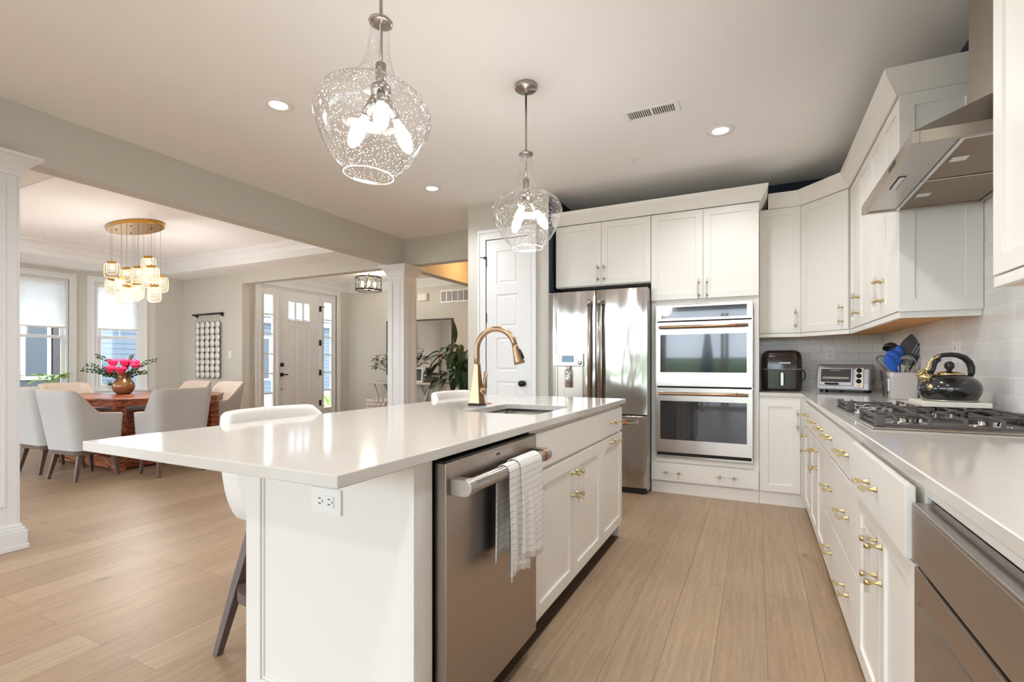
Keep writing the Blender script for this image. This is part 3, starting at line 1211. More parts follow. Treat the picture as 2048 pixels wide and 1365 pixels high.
pd = door_empty('door_2', (-2.483, YP - 0.012, 0), 0)
PW, PH = 0.473, 2.41
ps = []
n = 5
gap = 0.105
ph = (PH - 0.2 - 0.12 - gap * 4) / 5
for k in range(5):
    z0 = 0.2 + k * (ph + gap)
    ps.append((0.118, PW - 0.115, z0, z0 + ph))
dp = panel_door(MB(), PW, PH, ps)
dp.obj('door_panel', 'trimw', pd)
cas = MB()
for (a, b, y) in ((0.095, 0.0, -0.008), (0.095, 0.07, -0.018), (0.03, 0.0, -0.013)):
    cas.box(-a - 0.004, -b - 0.004, y, 0.012, 0, PH + 0.004 + b)
    cas.box(PW + b * 0.86 + 0.004, PW + 0.082 * a / 0.095 + 0.004, y, 0.012, 0, PH + 0.004 + b)
    cas.box(-a - 0.004, PW + 0.082 * a / 0.095 + 0.004, y, 0.012, PH + 0.004 + b, PH + 0.012 + a)
cas.obj('casing', 'trimw', pd, bevel=0.002)
kn = MB()
kn.lathe([(0, 0), (0.028, 0), (0.028, 0.008), (0.012, 0.012), (0.011, 0.035), (0.026, 0.042), (0.031, 0.055), (0.028, 0.07), (0.012, 0.078), (0, 0.079)], 20, mtx=Matrix.Translation((PW - 0.055, 0, 0.955)) @ Matrix.Rotation(radians(90), 4, 'X'))
kn.obj('knob', 'blackmetal', pd)
for z in (0.25, 0.95, 1.62, 2.19):
    h = MB().box(-0.012, 0.004, -0.008, 0.004, z - 0.05, z + 0.05)
    if z > 2:
        h.box(-0.02, 0.002, -0.018, -0.006, z + 0.03, z + 0.055).tube([(-0.015, -0.012, z + 0.045), (-0.06, -0.03, z + 0.05)], 0.004, 6)
    h.obj('hinge', 'blackmetal', pd)


# ------------------------------------------------------------------ front door unit (door_1)
fd = door_empty('door_1', (XD - 0.02, 7.25, 0), radians(90))
# local frame: rotated so -y local faces +X world : R(90): local x -> +Y, so start from low Y
fd.location = (XD - 0.03, 5.60, 0)
W = 1.67


def fdm(parent_name, mbx, m, bevel=0.0):
    return mbx.obj(parent_name, m, fd, bevel=bevel)


# casing
c = MB()
for (a, b, y) in ((0.10, 0.0, -0.05), (0.10, 0.075, -0.06), (0.03, 0.0, -0.055)):
    c.box(-a, -b, y, -0.03, 0, 2.50 + b)
    c.box(W + b, W + a, y, -0.03, 0, 2.50 + b)
    c.box(-a, W + a, y, -0.03, 2.50 + b, 2.50 + a)
fdm('casing', c, 'trimw', 0.002)
# frame: mullions, header
c = MB()
c.box(0, 0.03, -0.03, 0.1, 0, 2.5).box(W - 0.03, W, -0.03, 0.1, 0, 2.5).box(0, W, -0.03, 0.1, 2.47, 2.5)
c.box(0.335, 0.372, -0.03, 0.1, 0, 2.5).box(1.287, 1.325, -0.03, 0.1, 0, 2.5).box(0, W, -0.02, 0.1, 0, 0.03)
fdm('frame', c, 'trimw', 0.002)


def sidelite(x0, x1, g0, g1):
    """solid stile panel around a narrow column of six lites"""
    q = MB()
    za, zb = 0.30, 2.345
    q.box(x0, g0, 0, 0.04, 0.03, 2.47).box(g1, x1, 0, 0.04, 0.03, 2.47)
    q.box(g0, g1, 0, 0.04, 0.03, za).box(g0, g1, 0, 0.04, zb, 2.47)
    for s in (g0 - 0.02, g1):
        q.box(s, s + 0.02, -0.012, 0, za - 0.02, zb + 0.02)
    q.box(g0 - 0.02, g1 + 0.02, -0.012, 0, za - 0.02, za).box(g0 - 0.02, g1 + 0.02, -0.012, 0, zb, zb + 0.02)
    s = q.obj('sidelite', 'trimw', fd, bevel=0.002)
    mu = MB()
    n = 6
    for k in range(1, n):
        z = za + (zb - za) * k / n
        mu.box(g0, g1, 0.002, 0.03, z - 0.012, z + 0.012)
    mu.obj('muntin', 'trimw', s)
    MB().box(g0, g1, 0.015, 0.02, za, zb).obj('pane', 'pane', s)


sidelite(0.03, 0.335, 0.085, 0.262)
sidelite(1.325, W - 0.03, 1.385, 1.575)
# slab: local x 0.372 .. 1.287
q = MB()
x0, x1 = 0.374, 1.285
gz0, gz1 = 1.945, 2.27
gx = [(0.585, 0.715), (0.755, 0.885), (0.925, 1.05)]
zt = 2.468
q.box(x0, gx[0][0], 0, 0.045, 0.02, zt).box(gx[-1][1], x1, 0, 0.045, 0.02, zt)
q.box(gx[0][0], gx[-1][1], 0, 0.045, gz1, zt)
q.box(gx[0][0], gx[-1][1], 0, 0.045, 1.80, gz0)
q.box(gx[0][1], gx[1][0], 0, 0.045, gz0, gz1).box(gx[1][1], gx[2][0], 0, 0.045, gz0, gz1)
# lower field with two long panels
for (a, b) in ((gx[0][0], 0.60), (0.775, 0.88), (1.035, gx[-1][1])):
    q.box(a, b, 0, 0.045, 0.02, 1.80)
for (a, b) in ((0.60, 0.775), (0.88, 1.035)):
    q.box(a, b, 0.012, 0.045, 0.02, 1.80)
    q.box(a, b, 0, 0.02, 0.02, 0.28)
    q.box(a + 0.03, b - 0.03, 0.004, 0.02, 0.31, 1.77)
for (a, b, c2, d2) in ((0.555, 1.08, gz0 - 0.03, gz0 - 0.005), (0.555, 1.08, gz1 + 0.005, gz1 + 0.02)):
    q.box(a, b, -0.012, 0, c2, d2)
slab = q.obj('door_slab', 'trimw', fd, bevel=0.002)
for a, b in gx:
    MB().box(a, b, 0.02, 0.025, gz0, gz1).obj('pane', 'pane', slab)
MB().box(0.41, 0.475, -0.02, 0, 1.10, 1.165).obj('deadbolt', 'blackmetal', slab, bevel=0.004)
MB().box(0.41, 0.475, -0.012, 0, 0.925, 0.99).tube([(0.44, -0.01, 0.957), (0.44, -0.05, 0.957), (0.53, -0.055, 0.957)], 0.012, 10).obj('handle', 'blackmetal', slab, bevel=0.003)
MB().lathe([(0, 0), (0.014, 0), (0.014, 0.006), (0, 0.008)], 14, mtx=Matrix.Translation((0.44, 0, 0.70)) @ Matrix.Rotation(radians(90), 4, 'X')).obj('peep_button', 'blackmetal', slab)
for z in (0.40, 0.98, 1.55, 2.20):
    h = MB().box(1.277, 1.30, -0.04, 0, z - 0.055, z + 0.055)
    if z > 2:
        h.tube([(1.29, -0.04, z + 0.04), (1.36, -0.05, z + 0.05)], 0.008, 6)
    h.obj('hinge', 'blackmetal', fd)

# ================================================================== CABINETRY
def shaker(mb, x0, x1, z0, z1, y=0.0, rail=0.058, rec=0.009, t=0.02, slab=False):
    """door or drawer front, face at y (towards -y)"""
    if slab:
        mb.box(x0, x1, y, y + t, z0, z1)
        return mb
    B = mb.bm

    def ring(k, yy):
        return [B.verts.new(v) for v in ((x0 + k, yy, z0 + k), (x1 - k, yy, z0 + k), (x1 - k, yy, z1 - k), (x0 + k, yy, z1 - k))]
    back = ring(0, y + t)
    r = [ring(0, y), ring(rail, y), ring(rail + 0.001, y + rec)]
    seq = [back] + r
    for a, b in zip(seq, seq[1:]):
        for k in range(4):
            B.faces.new((a[k], a[(k + 1) % 4], b[(k + 1) % 4], b[k]))
    B.faces.new(r[-1])
    B.faces.new(back[::-1])
    return mb


def handle(parent, x, z, y=0.0, vertical=True, sp=0.108, over=0.03, off=0.036):
    """clear acrylic bar on two brass posts"""
    mb = MB()
    ax = Vector((0, 0, 1)) if vertical else Vector((1, 0, 0))
    c = Vector((x, y, z))
    mb.mi = 1
    mb.tube([c - ax * (sp / 2 + over) + Vector((0, -off, 0)), c + ax * (sp / 2 + over) + Vector((0, -off, 0))], 0.0062, 10)
    mb.mi = 0
    for s in (-1, 1):
        p = c + ax * (s * sp / 2)
        m = Matrix.Translation(p) @ Matrix.Rotation(radians(90), 4, 'X')
        mb.lathe([(0, 0), (0.0095, 0), (0.0095, 0.003), (0.006, 0.008), (0.0045, 0.02), (0.0065, off - 0.009), (0.0065, off - 0.007)], 12, mtx=m)
        e = Vector((0, -off, 0))
        mb.tube([p + e - ax * 0.007, p + e + ax * 0.007], 0.0088, 12)
    return mb.obj('handle', ['brass', 'acrylic'], parent, label='clear bar on brass posts')


def cabinet(label, w, d, z0, z1, loc, rz, group=None, name='base_cabinet', toe=0.0, toe_rec=0.0, cat='cabinet', top=True):
    t = thing(name, label, cat, loc, rz, group)
    b = MB().box(0, w, 0.021, d, z0, z1)
    if toe:
        b.box(0, w, 0.021 + toe_rec, d, 0, z0)
    b.obj('body', 'cab', t, bevel=0.001)
    return t


G = 0.0016   # gap each side of a front


def front(t, x0, x1, z0, z1, kind='door', hx=None, hz=None, hv=True, slab=False, y=0.0):
    f = shaker(MB(), x0 + G, x1 - G, z0 + G, z1 - G, slab=slab, y=y).obj(kind, 'cab', t, bevel=0.0012)
    if hx is not None:
        for xx in (hx if isinstance(hx, (list, tuple)) else [hx]):
            handle(f, xx, hz, y=y, vertical=hv)
    return f


UT = 2.49
# --- tall oven cabinet: X -0.851..0.02, face 4.56
YFc = 4.56
ot = thing('oven_cabinet', 'tall white cabinet housing the stainless double oven', 'cabinet', (-0.85, YFc - 0.02, 0))
b = MB()
w = 0.868
b.box(0, 0.045, 0.021, 0.625, 0.1, UT).box(w - 0.045, w, 0.021, 0.625, 0.1, UT)
b.box(0.045, w - 0.045, 0.021, 0.625, 0.275, 0.335).box(0.045, w - 0.045, 0.021, 0.625, 1.665, UT)
b.box(0.045, w - 0.045, 0.60, 0.625, 0.335, 1.665).box(0.045, w - 0.045, 0.03, 0.625, 0.1, 0.275)
b.box(0, w, 0.021, 0.625, 0, 0.1)
b.obj('body', 'cab', ot, bevel=0.001)
front(ot, 0, w / 2 + 0.003, 1.712, 2.482, hx=w / 2 - 0.03, hz=1.795)
front(ot, w / 2 + 0.003, w, 1.712, 2.482, hx=w / 2 + 0.036, hz=1.795)
dr = front(ot, 0, w, 0.112, 0.272, 'drawer', hx=[0.185, 0.625], hz=0.19, hv=False, slab=True)

# --- cabinet above the fridge
fcab = thing('fridge_cabinet', 'white two-door cabinet above the refrigerator', 'cabinet', (-1.765, YFc - 0.02, 0))
w = 0.912
MB().box(0, w, 0.021, 0.62, 1.885, UT).obj('body', 'cab', fcab, bevel=0.001)
front(fcab, 0, w / 2, 1.892, 2.482, hx=w / 2 - 0.03, hz=2.0)
front(fcab, w / 2, w, 1.892, 2.482, hx=w / 2 + 0.03, hz=2.0)

# crown on the tall cabinets
CC = [(0, 0), (0.012, 0), (0.03, 0.03), (0.06, 0.085), (0.068, 0.118), (0, 0.118)]


def cab_crown(label, pts, z=UT - 0.003, sc=1.0):
    """mitred crown along plan polyline; outward = right of travel"""
    B = bmesh.new()
    P = [Vector((x, y)) for x, y in pts]
    n = len(P)
    rings = []
    for i in range(n):
        ds = []
        if i > 0:
            ds.append((P[i] - P[i - 1]).normalized())
        if i < n - 1:
            ds.append((P[i + 1] - P[i]).normalized())
        ns = [Vector((d.y, -d.x)) for d in ds]
        if len(ns) == 2:
            bis = (ns[0] + ns[1]).normalized()
            k = 1.0 / max(0.3, bis.dot(ns[0]))
            nn = bis * k
        else:
            nn = ns[0]
        rings.append([B.verts.new((P[i].x + nn.x * o * sc, P[i].y + nn.y * o * sc, z + zz * sc)) for o, zz in CC])
    m = len(CC)
    for i in range(n - 1):
        for k in range(m):
            B.faces.new((rings[i][k], rings[i][(k + 1) % m], rings[i + 1][(k + 1) % m], rings[i + 1][k]))
    B.faces.new(rings[0])
    B.faces.new(rings[-1][::-1])
    mbx = MB()
    mbx.bm.free()
    mbx.bm = B
    o = mbx.obj('cabinet_crown', 'cab')
    return tag(o, label, 'crown molding')


cab_crown('white crown molding on top of the tall fridge and oven cabinets', [(-1.79, YFc - 0.02), (0.018, YFc - 0.02), (0.018, YB)])
cab_crown('white crown molding running over the corner and right-hand wall cabinets', [(0.089, 4.84), (0.335, 4.84), (0.635, 4.50), (0.635, 3.07), (XR, 3.07)])

# --- back base cabinet between tower and corner
bc = cabinet('narrow white base cabinet under the air fryer', 0.30, 0.60, 0.1, 0.884, (0.02, YFc - 0.02, 0), 0, toe=1, toe_rec=0.0)
MB().box(0.3, 0.33, 0.021, 0.06, 0, 0.884).box(0.296, 0.3115, 0.003, 0.021, 0.1, 0.884).obj('filler_strip', 'cab', bc)
front(bc, 0.005, 0.295, 0.11, 0.862, hx=0.272, hz=0.70)

# --- right base run : rotated -90, origin at far end, local x -> -Y
XFc = 0.330
RD = XR - XFc - 0.012
RB = dict(name='base_cabinet', toe=1, toe_rec=0.06)
ub0 = cabinet('narrow white base cabinet at the inner corner of the counter', 4.52 - 3.94, RD, 0.1, 0.884, (XFc, 4.52, 0), radians(-90), **RB)
front(ub0, 0.13, 0.578, 0.69, 0.865, 'drawer', hx=0.38, hz=0.78, hv=False, slab=True)
front(ub0, 0.13, 0.578, 0.078, 0.682, hx=0.30, hz=0.565)
MB().box(0.0, 0.13, 0.001, 0.021, 0.078, 0.884).obj('filler_strip', 'cab', ub0, bevel=0.001)
ub1 = cabinet('white base cabinet with two doors under a wide drawer beside the drawer bank', 3.94 - 3.16, RD, 0.1, 0.884, (XFc, 3.94, 0), radians(-90), **RB)
front(ub1, 0, 0.78, 0.69, 0.865, 'drawer', hx=[0.26, 0.64], hz=0.78, hv=False, slab=True)
front(ub1, 0, 0.39, 0.078, 0.682, hx=0.36, hz=0.565)
front(ub1, 0.39, 0.78, 0.078, 0.682, hx=0.42, hz=0.565)
ub2 = cabinet('white three-drawer base cabinet below the gas cooktop', 0.97, RD, 0.1, 0.884, (XFc, 3.16, 0), radians(-90), **RB)
for (za, zb, hz) in ((0.69, 0.865, 0.782), (0.37, 0.682, 0.53), (0.078, 0.362, 0.22)):
    front(ub2, 0, 0.97, za, zb, 'drawer', hx=[0.24, 0.73], hz=hz, hv=False, slab=True)
ub3 = cabinet('white base cabinet with slightly open top drawer next to the microwave drawer', 0.735, RD, 0.1, 0.884, (XFc, 2.19, 0), radians(-90), **RB)
d3 = front(ub3, 0.0, 0.735, 0.69, 0.865, 'drawer', hx=0.37, hz=0.782, hv=False, slab=True, y=-0.016)
front(ub3, 0, 0.3675, 0.078, 0.682, hx=0.335, hz=0.555)
front(ub3, 0.3675, 0.735, 0.078, 0.682, hx=0.402, hz=0.555)
# cabinet shell around microwave
ub4 = thing('microwave_cabinet', 'white cabinet shell enclosing the stainless microwave drawer', 'cabinet', (XFc, 1.452, 0), radians(-90))
b = MB()
b.box(0, 0.012, 0.021, RD, 0, 0.884).box(0.78, 0.80, 0.001, RD, 0, 0.884).box(0.012, 0.78, 0.021, RD, 0.845, 0.884).box(0.012, 0.78, 0.02, RD, 0, 0.36)
b.obj('body', 'cab', ub4, bevel=0.001)
front(ub4, 0.012, 0.78, 0.078, 0.355, 'drawer', hx=[0.2, 0.6], hz=0.2, hv=False, slab=True)
MB().box(0.805, 1.4, 0.0, RD, 0, 0.884).obj('near_unit', 'cab', ub4, bevel=0.001)

# microwave drawer
mw = thing('microwave_oven', 'stainless microwave drawer at the lower right edge', 'microwave', (XFc - 0.004, 1.438, 0), radians(-90))
MB().box(0.005, 0.76, 0.03, 0.5, 0.37, 0.838).obj('cavity', 'steel', mw)
MB().box(0.0, 0.762, -0.004, 0.03, 0.70, 0.822).box(0.0, 0.762, -0.004, 0.05, 0.822, 0.83).obj('control_panel', 'steel', mw, bevel=0.002)
MB().box(0.0, 0.762, 0.0, 0.028, 0.372, 0.684).obj('drawer_front', 'steelv', mw, bevel=0.004)
MB().box(0.04, 0.7, -0.0012, 0.002, 0.415, 0.615).obj('glass_window', 'ovenglass', mw, bevel=0.001)
MB().box(0.06, 0.75, 0.012, 0.03, 0.684, 0.70).obj('finger_groove', 'dark', mw)


# --- countertops
def slab_with_hole(pts, hole, z0, z1):
    """rectangular top (x0,x1,y0,y1) with rectangular rounded hole"""
    x0, x1, y0, y1 = pts
    hx0, hx1, hy0, hy1, r = hole
    B = bmesh.new()
    outer = []
    inner = []
    n = 6
    cs = [((hx1 - r, hy1 - r), 0), ((hx0 + r, hy1 - r), 90), ((hx0 + r, hy0 + r), 180), ((hx1 - r, hy0 + r), 270)]
    oc = [(x1, y1), (x0, y1), (x0, y0), (x1, y0)]
    for (c, a0), o in zip(cs, oc):
        for k in range(n + 1):
            a = radians(a0 + 90 * k / n)
            inner.append((c[0] + r * cos(a), c[1] + r * sin(a)))
    N = len(inner)
    vt = [B.verts.new((x, y, z1)) for x, y in inner]
    vb = [B.verts.new((x, y, z0)) for x, y in inner]
    ot = [B.verts.new((x, y, z1)) for x, y in oc]
    ob = [B.verts.new((x, y, z0)) for x, y in oc]
    for q in range(4):
        base = q * (n + 1)
        for k in range(n):
            B.faces.new((ot[q], vt[base + k], vt[base + k + 1]))
            B.faces.new((ob[q], vb[base + k + 1], vb[base + k]))
        nx = (base + n + 1) % N
        B.faces.new((ot[q], vt[base + n], vt[nx], ot[(q + 1) % 4]))
        B.faces.new((ob[q], ob[(q + 1) % 4], vb[nx], vb[base + n]))
    for k in range(N):
        k2 = (k + 1) % N
        B.faces.new((vt[k], vb[k], vb[k2], vt[k2]))
    for q in range(4):
        q2 = (q + 1) % 4
        B.faces.new((ot[q], ot[q2], ob[q2], ob[q]))
    m = MB()
    m.bm.free()
    m.bm = B
    return m


IX0, IX1, IY0, IY1 = -1.842, -0.792, 0.772, 3.336
HOLE = (-1.315, -0.915, 2.09, 2.615, 0.03)
o = slab_with_hole((IX0, IX1, IY0, IY1), HOLE, 0.884, 0.914).obj('island_countertop', 'quartz', bevel=0.003)
tag(o, 'long white quartz island countertop with a sink cutout', 'countertop')
# perimeter L countertop
o = MB().poly_prism([(0.322, 0.05), (XR - 0.011, 0.05), (XR - 0.011, YB - 0.011), (0.02, YB - 0.011), (0.02, 4.537), (0.322, 4.537)], 0.884, 0.914).obj('kitchen_countertop', 'quartz', bevel=0.003)
tag(o, 'white quartz countertop running along the tiled right wall and into the corner', 'countertop')

# --- wall cabinets
def light_rail(t, w, d, z=1.378, h=0.03, left=False, right=False):
    m = MB().box(0, w, 0.002, 0.022, z, z + h)
    if left:
        m.box(0, 0.018, 0.022, d, z, z + h)
    if right:
        m.box(w - 0.018, w, 0.022, d, z, z + h)
    m.obj('light_rail', 'cab', t, bevel=0.001)
    MB().box(0.019, w - 0.019, 0.03, d - 0.005, z + 0.022, z + 0.029).obj('underside', 'maple', t, label='raw maple underside')


UB = 1.408
wc = thing('wall_cabinet', 'white single-door wall cabinet left of the corner, above the air fryer', 'cabinet', (0.021, 4.82, 0))
MB().box(0, 0.312, 0.021, 0.345, UB, UT).obj('body', 'cab', wc, bevel=0.001)
front(wc, 0.0, 0.312, UB + 0.004, 2.482, hx=0.272, hz=1.53)
light_rail(wc, 0.312, 0.34)
# diagonal corner cabinet
import math as _m
dx, dy = 0.30, -0.34
Ld = _m.hypot(dx, dy)
ang = _m.atan2(dy, dx)
cc = thing('wall_cabinet', 'white angled corner wall cabinet above the toaster oven', 'cabinet', (0.335, 4.84, 0), ang)
im = Matrix.Translation((0.335, 4.84, 0)) @ Matrix.Rotation(ang, 4, 'Z')
im = im.inverted()
bm_ = MB()
poly = [(0.336, 4.85), (0.645, 4.505), (XR - 0.012, 4.505), (XR - 0.012, YB - 0.012), (0.336, YB - 0.012)]
loc = [tuple((im @ Vector((x, y, 0)))[:2]) for x, y in poly]
bm_.poly_prism(loc, UB, UT)
bm_.obj('body', 'cab', cc, bevel=0.001)
front(cc, 0.008, Ld - 0.006, UB + 0.004, 2.482, hx=Ld - 0.055, hz=1.53, y=-0.012)
MB().box(0, Ld, -0.010, 0.01, 1.378, UB).obj('light_rail', 'cab', cc, bevel=0.001)
MB().poly_prism([((p[0] - 0.0) * 0.98 + 0.005, p[1] * 0.98 + 0.012) for p in loc], 1.399, 1.407).obj('underside', 'maple', cc, label='raw maple underside')
# right wall cabinets
XU = 0.635
DU = XR - XU - 0.012


def wall_cab(label, y1, y0, hl=True, right_panel=False):
    w = y1 - y0
    t = thing('wall_cabinet', label, 'cabinet', (XU, y1, 0), radians(-90), None)
    MB().box(0, w, 0.021, DU, UB, UT).obj('body', 'cab', t, bevel=0.001)
    h = w / 2
    front(t, 0, h, UB + 0.004, 2.482, hx=h - 0.03, hz=1.56)
    front(t, h, w, UB + 0.004, 2.482, hx=h + 0.03, hz=1.56)
    light_rail(t, w, DU, right=right_panel)
    return t


wall_cab('white double-door wall cabinet on the right wall, farther from the hood', 4.50, 3.79)
w2 = wall_cab('white double-door wall cabinet beside the range hood with a paneled side', 3.79, 3.072, right_panel=True)
# decorative shaker end panel facing the camera side
ep = shaker(MB(), 0.0, DU, UB, 2.485, y=0, rail=0.062, rec=0.008, t=0.016)
ep.xf(Matrix.Translation((0.718, 0, 0)) @ Matrix.Rotation(radians(90), 4, 'Z') @ Matrix.Translation((0, -0.016, 0)))
ep.obj('end_panel', 'cab', w2, bevel=0.001)
w3 = thing('wall_cabinet', 'white wall cabinet nearest the camera at the upper right edge', 'cabinet', (XU, 1.97, 0), radians(-90))
MB().box(0, 0.76, 0.021, DU, UB, UT).obj('body', 'cab', w3, bevel=0.001)
front(w3, 0, 0.38, UB + 0.004, 2.482, hx=0.35, hz=1.56)
front(w3, 0.38, 0.76, UB + 0.004, 2.482, hx=0.41, hz=1.56)
m = MB().box(0, 0.76, 0.002, 0.022, 1.378, UB).box(0, 0.018, 0.022, DU, 1.378, UB)
m.obj('light_rail', 'cab', w3, bevel=0.001)
MB().box(0.019, 0.74, 0.03, DU, 1.40, 1.407).obj('underside', 'maple', w3)
cab_crown('white crown molding over the nearest right-hand wall cabinet', [(XR, 1.97), (XU, 1.97)][::-1][::-1] and [(XU, 1.97), (XU, 1.21)])

# ================================================================== ISLAND
IC0, IC1 = -1.50, -0.82        # cabinet body X
# origin for rotated +90 things facing +X: local x -> +Y, local y -> -X
isl = thing('kitchen_island', 'white island body with a framed near end panel under the overhang', 'kitchen island', (-1.16, 1.08, 0))
b = MB()
w = IC1 - IC0
pan = MB()
shaker(pan, -w / 2, w / 2, 0.0, 0.884, y=0.0, rail=0.0, rec=0.0, t=0.02)
pan.bm.free()
pan.bm = bmesh.new()
# asymmetrical framed end panel
fx0, fx1 = -w / 2, w / 2
pan.box(fx0, fx0 + 0.068, -0.012, 0.02, 0, 0.884).box(fx1 - 0.05, fx1, -0.012, 0.02, 0, 0.884)
pan.box(fx0 + 0.068, fx1 - 0.05, -0.012, 0.02, 0, 0.135).box(fx0 + 0.068, fx1 - 0.05, -0.012, 0.02, 0.85, 0.884)
pan.box(fx0 + 0.068, fx1 - 0.05, -0.002, 0.02, 0.135, 0.85)
for (a, b2, c, d) in ((fx0 + 0.068, fx0 + 0.078, 0.135, 0.85), (fx1 - 0.06, fx1 - 0.05, 0.135, 0.85), (fx0 + 0.078, fx1 - 0.06, 0.135, 0.145)):
    pan.box(a, b2, -0.007, 0.0, c, d)
pan.obj('end_panel', 'cab', isl, bevel=0.0015)
MB().box(fx1 - 0.035, fx1, 0.02, 0.072, 0, 0.884).obj('corner_post', 'cab', isl, bevel=0.001)
bk = MB()
bk.box(fx0, fx0 + 0.02, 0.02, 2.21, 0, 0.884)
for k in range(4):
    y0 = 0.06 + k * 0.54
    for (a, b2, c, d) in ((y0, y0 + 0.06, 0.0, 0.884), (y0 + 0.06, y0 + 0.54, 0.0, 0.12), (y0 + 0.06, y0 + 0.54, 0.82, 0.884)):
        bk.box(fx0 - 0.01, fx0, a, min(b2, 2.21), c, d)
bk.obj('back_panel', 'cab', isl, bevel=0.001)
MB().box(fx0 + 0.02, fx1 - 0.045, 0.072, 2.19, 0, 0.012).box(fx1 - 0.05, fx1 - 0.045, 0.072, 2.19, 0, 0.1).obj('toe_board', 'toe', isl)
MB().box(fx1 - 0.045, fx1 + 0.0, 0.09, 2.16, 0.0, 0.008).obj('shoe_strip', 'toe', isl)
MB().box(fx0, fx1 - 0.001, 2.187, 2.21, 0, 0.884).obj('far_end_panel', 'cab', isl, bevel=0.001)

# outlet on the end panel
ol = thing('outlet', 'white horizontal outlet on the island end panel', 'outlet', (-1.147, 1.068 + 0.0095, 0.742))
MB().box(-0.06, 0.06, -0.006, 0, -0.038, 0.038).obj('cover_plate', 'plastic_w', ol, bevel=0.002)
sl = MB().box(-0.034, 0.034, -0.009, -0.005, -0.017, 0.017)
sl.mi = 1
for sx in (-0.02, 0.018):
    for dz in (-0.0075, 0.0075):
        sl.box(sx - 0.006, sx + 0.004, -0.0095, -0.008, dz - 0.0014, dz + 0.0014)
    sl.box(sx + 0.009, sx + 0.012, -0.0095, -0.008, -0.003, 0.003)
sl.obj('receptacle', ['plastic_w', 'dark'], ol)

# sink cabinet & narrow cabinet
sc_ = thing('sink_cabinet', 'white two-door island cabinet under the sink, right of the dishwasher', 'cabinet', (-0.80, 1.815, 0), radians(90))
w = 2.79 - 1.815
MB().box(0, 0.018, 0.021, 0.62, 0.1, 0.884).box(w - 0.018, w, 0.021, 0.62, 0.1, 0.884).box(0.018, w - 0.018, 0.021, 0.04, 0.1, 0.884).box(0.018, w - 0.018, 0.04, 0.62, 0.1, 0.118).obj('body', 'cab', sc_, bevel=0.001)
front(sc_, 0.02, w, 0.715, 0.866, 'false_front', slab=True)
front(sc_, 0.004, w / 2, 0.10, 0.70, hx=w / 2 - 0.032, hz=0.568)
front(sc_, w / 2, w, 0.10, 0.70, hx=w / 2 + 0.032, hz=0.568)
nc = thing('pullout_cabinet', 'narrow white island cabinet with a drawer at the far end', 'cabinet', (-0.80, 2.79, 0), radians(90))
w = 3.262 - 2.79
MB().box(0, w, 0.021, 0.62, 0.1, 0.884).obj('body', 'cab', nc, bevel=0.001)
front(nc, 0, w, 0.715, 0.866, 'drawer', hx=w / 2, hz=0.79, hv=False, slab=True)
front(nc, 0, w, 0.10, 0.70, hx=w / 2, hz=0.67, hv=False)

# dishwasher
dw_ = thing('dishwasher', 'stainless dishwasher in the island with a towel bar handle', 'dishwasher', (-0.782, 1.165, 0), radians(90))
W = 0.635
MB().box(0.005, W - 0.005, 0.045, 0.60, 0.1, 0.875).obj('tub', 'dark', dw_)
MB().box(0.0, W, 0.0, 0.042, 0.095, 0.868).obj('door', 'steelv', dw_, bevel=0.003)
MB().box(0.003, W - 0.003, 0.004, 0.042, 0.869, 0.874).obj('control_strip', 'black', dw_)
hb = MB()
for x in (0.015, W - 0.05):
    pts = []
    hb2 = hb
    # flat-backed, round-nosed end block (D profile)
    prof = [(0.0, -0.024), (-0.05, -0.024)] + [(-0.05 - 0.024 * sin(a), -0.024 * cos(a)) for a in [pi * k / 8 for k in range(1, 8)]] + [(-0.05, 0.024), (0.0, 0.024)]
    va = [hb.bm.verts.new((x, y, 0.80 + z)) for y, z in prof]
    vb = [hb.bm.verts.new((x + 0.035, y, 0.80 + z)) for y, z in prof]
    k = len(prof)
    hb.bm.faces.new(va)
    hb.bm.faces.new(vb[::-1])
    for i in range(k):
        hb.bm.faces.new((va[i], va[(i + 1) % k], vb[(i + 1) % k], vb[i]))
hb.tube([(0.04, -0.05, 0.80), (W - 0.06, -0.05, 0.80)], 0.0215, 20)
hnd = hb.obj('handle', 'nickel', dw_, bevel=0.0015)
MB().tube([(W - 0.062, -0.05, 0.80), (W - 0.05, -0.05, 0.80)], 0.0228, 20).obj('copper_band', 'copper', hnd)
MB().box(0.30, 0.325, -0.0008, 0.001, 0.842, 0.850).obj('badge', 'black', dw_)

# towel folded over the bar -------------------------------------------------
tw = MB()
uvl = tw.bm.loops.layers.uv.new('uv')


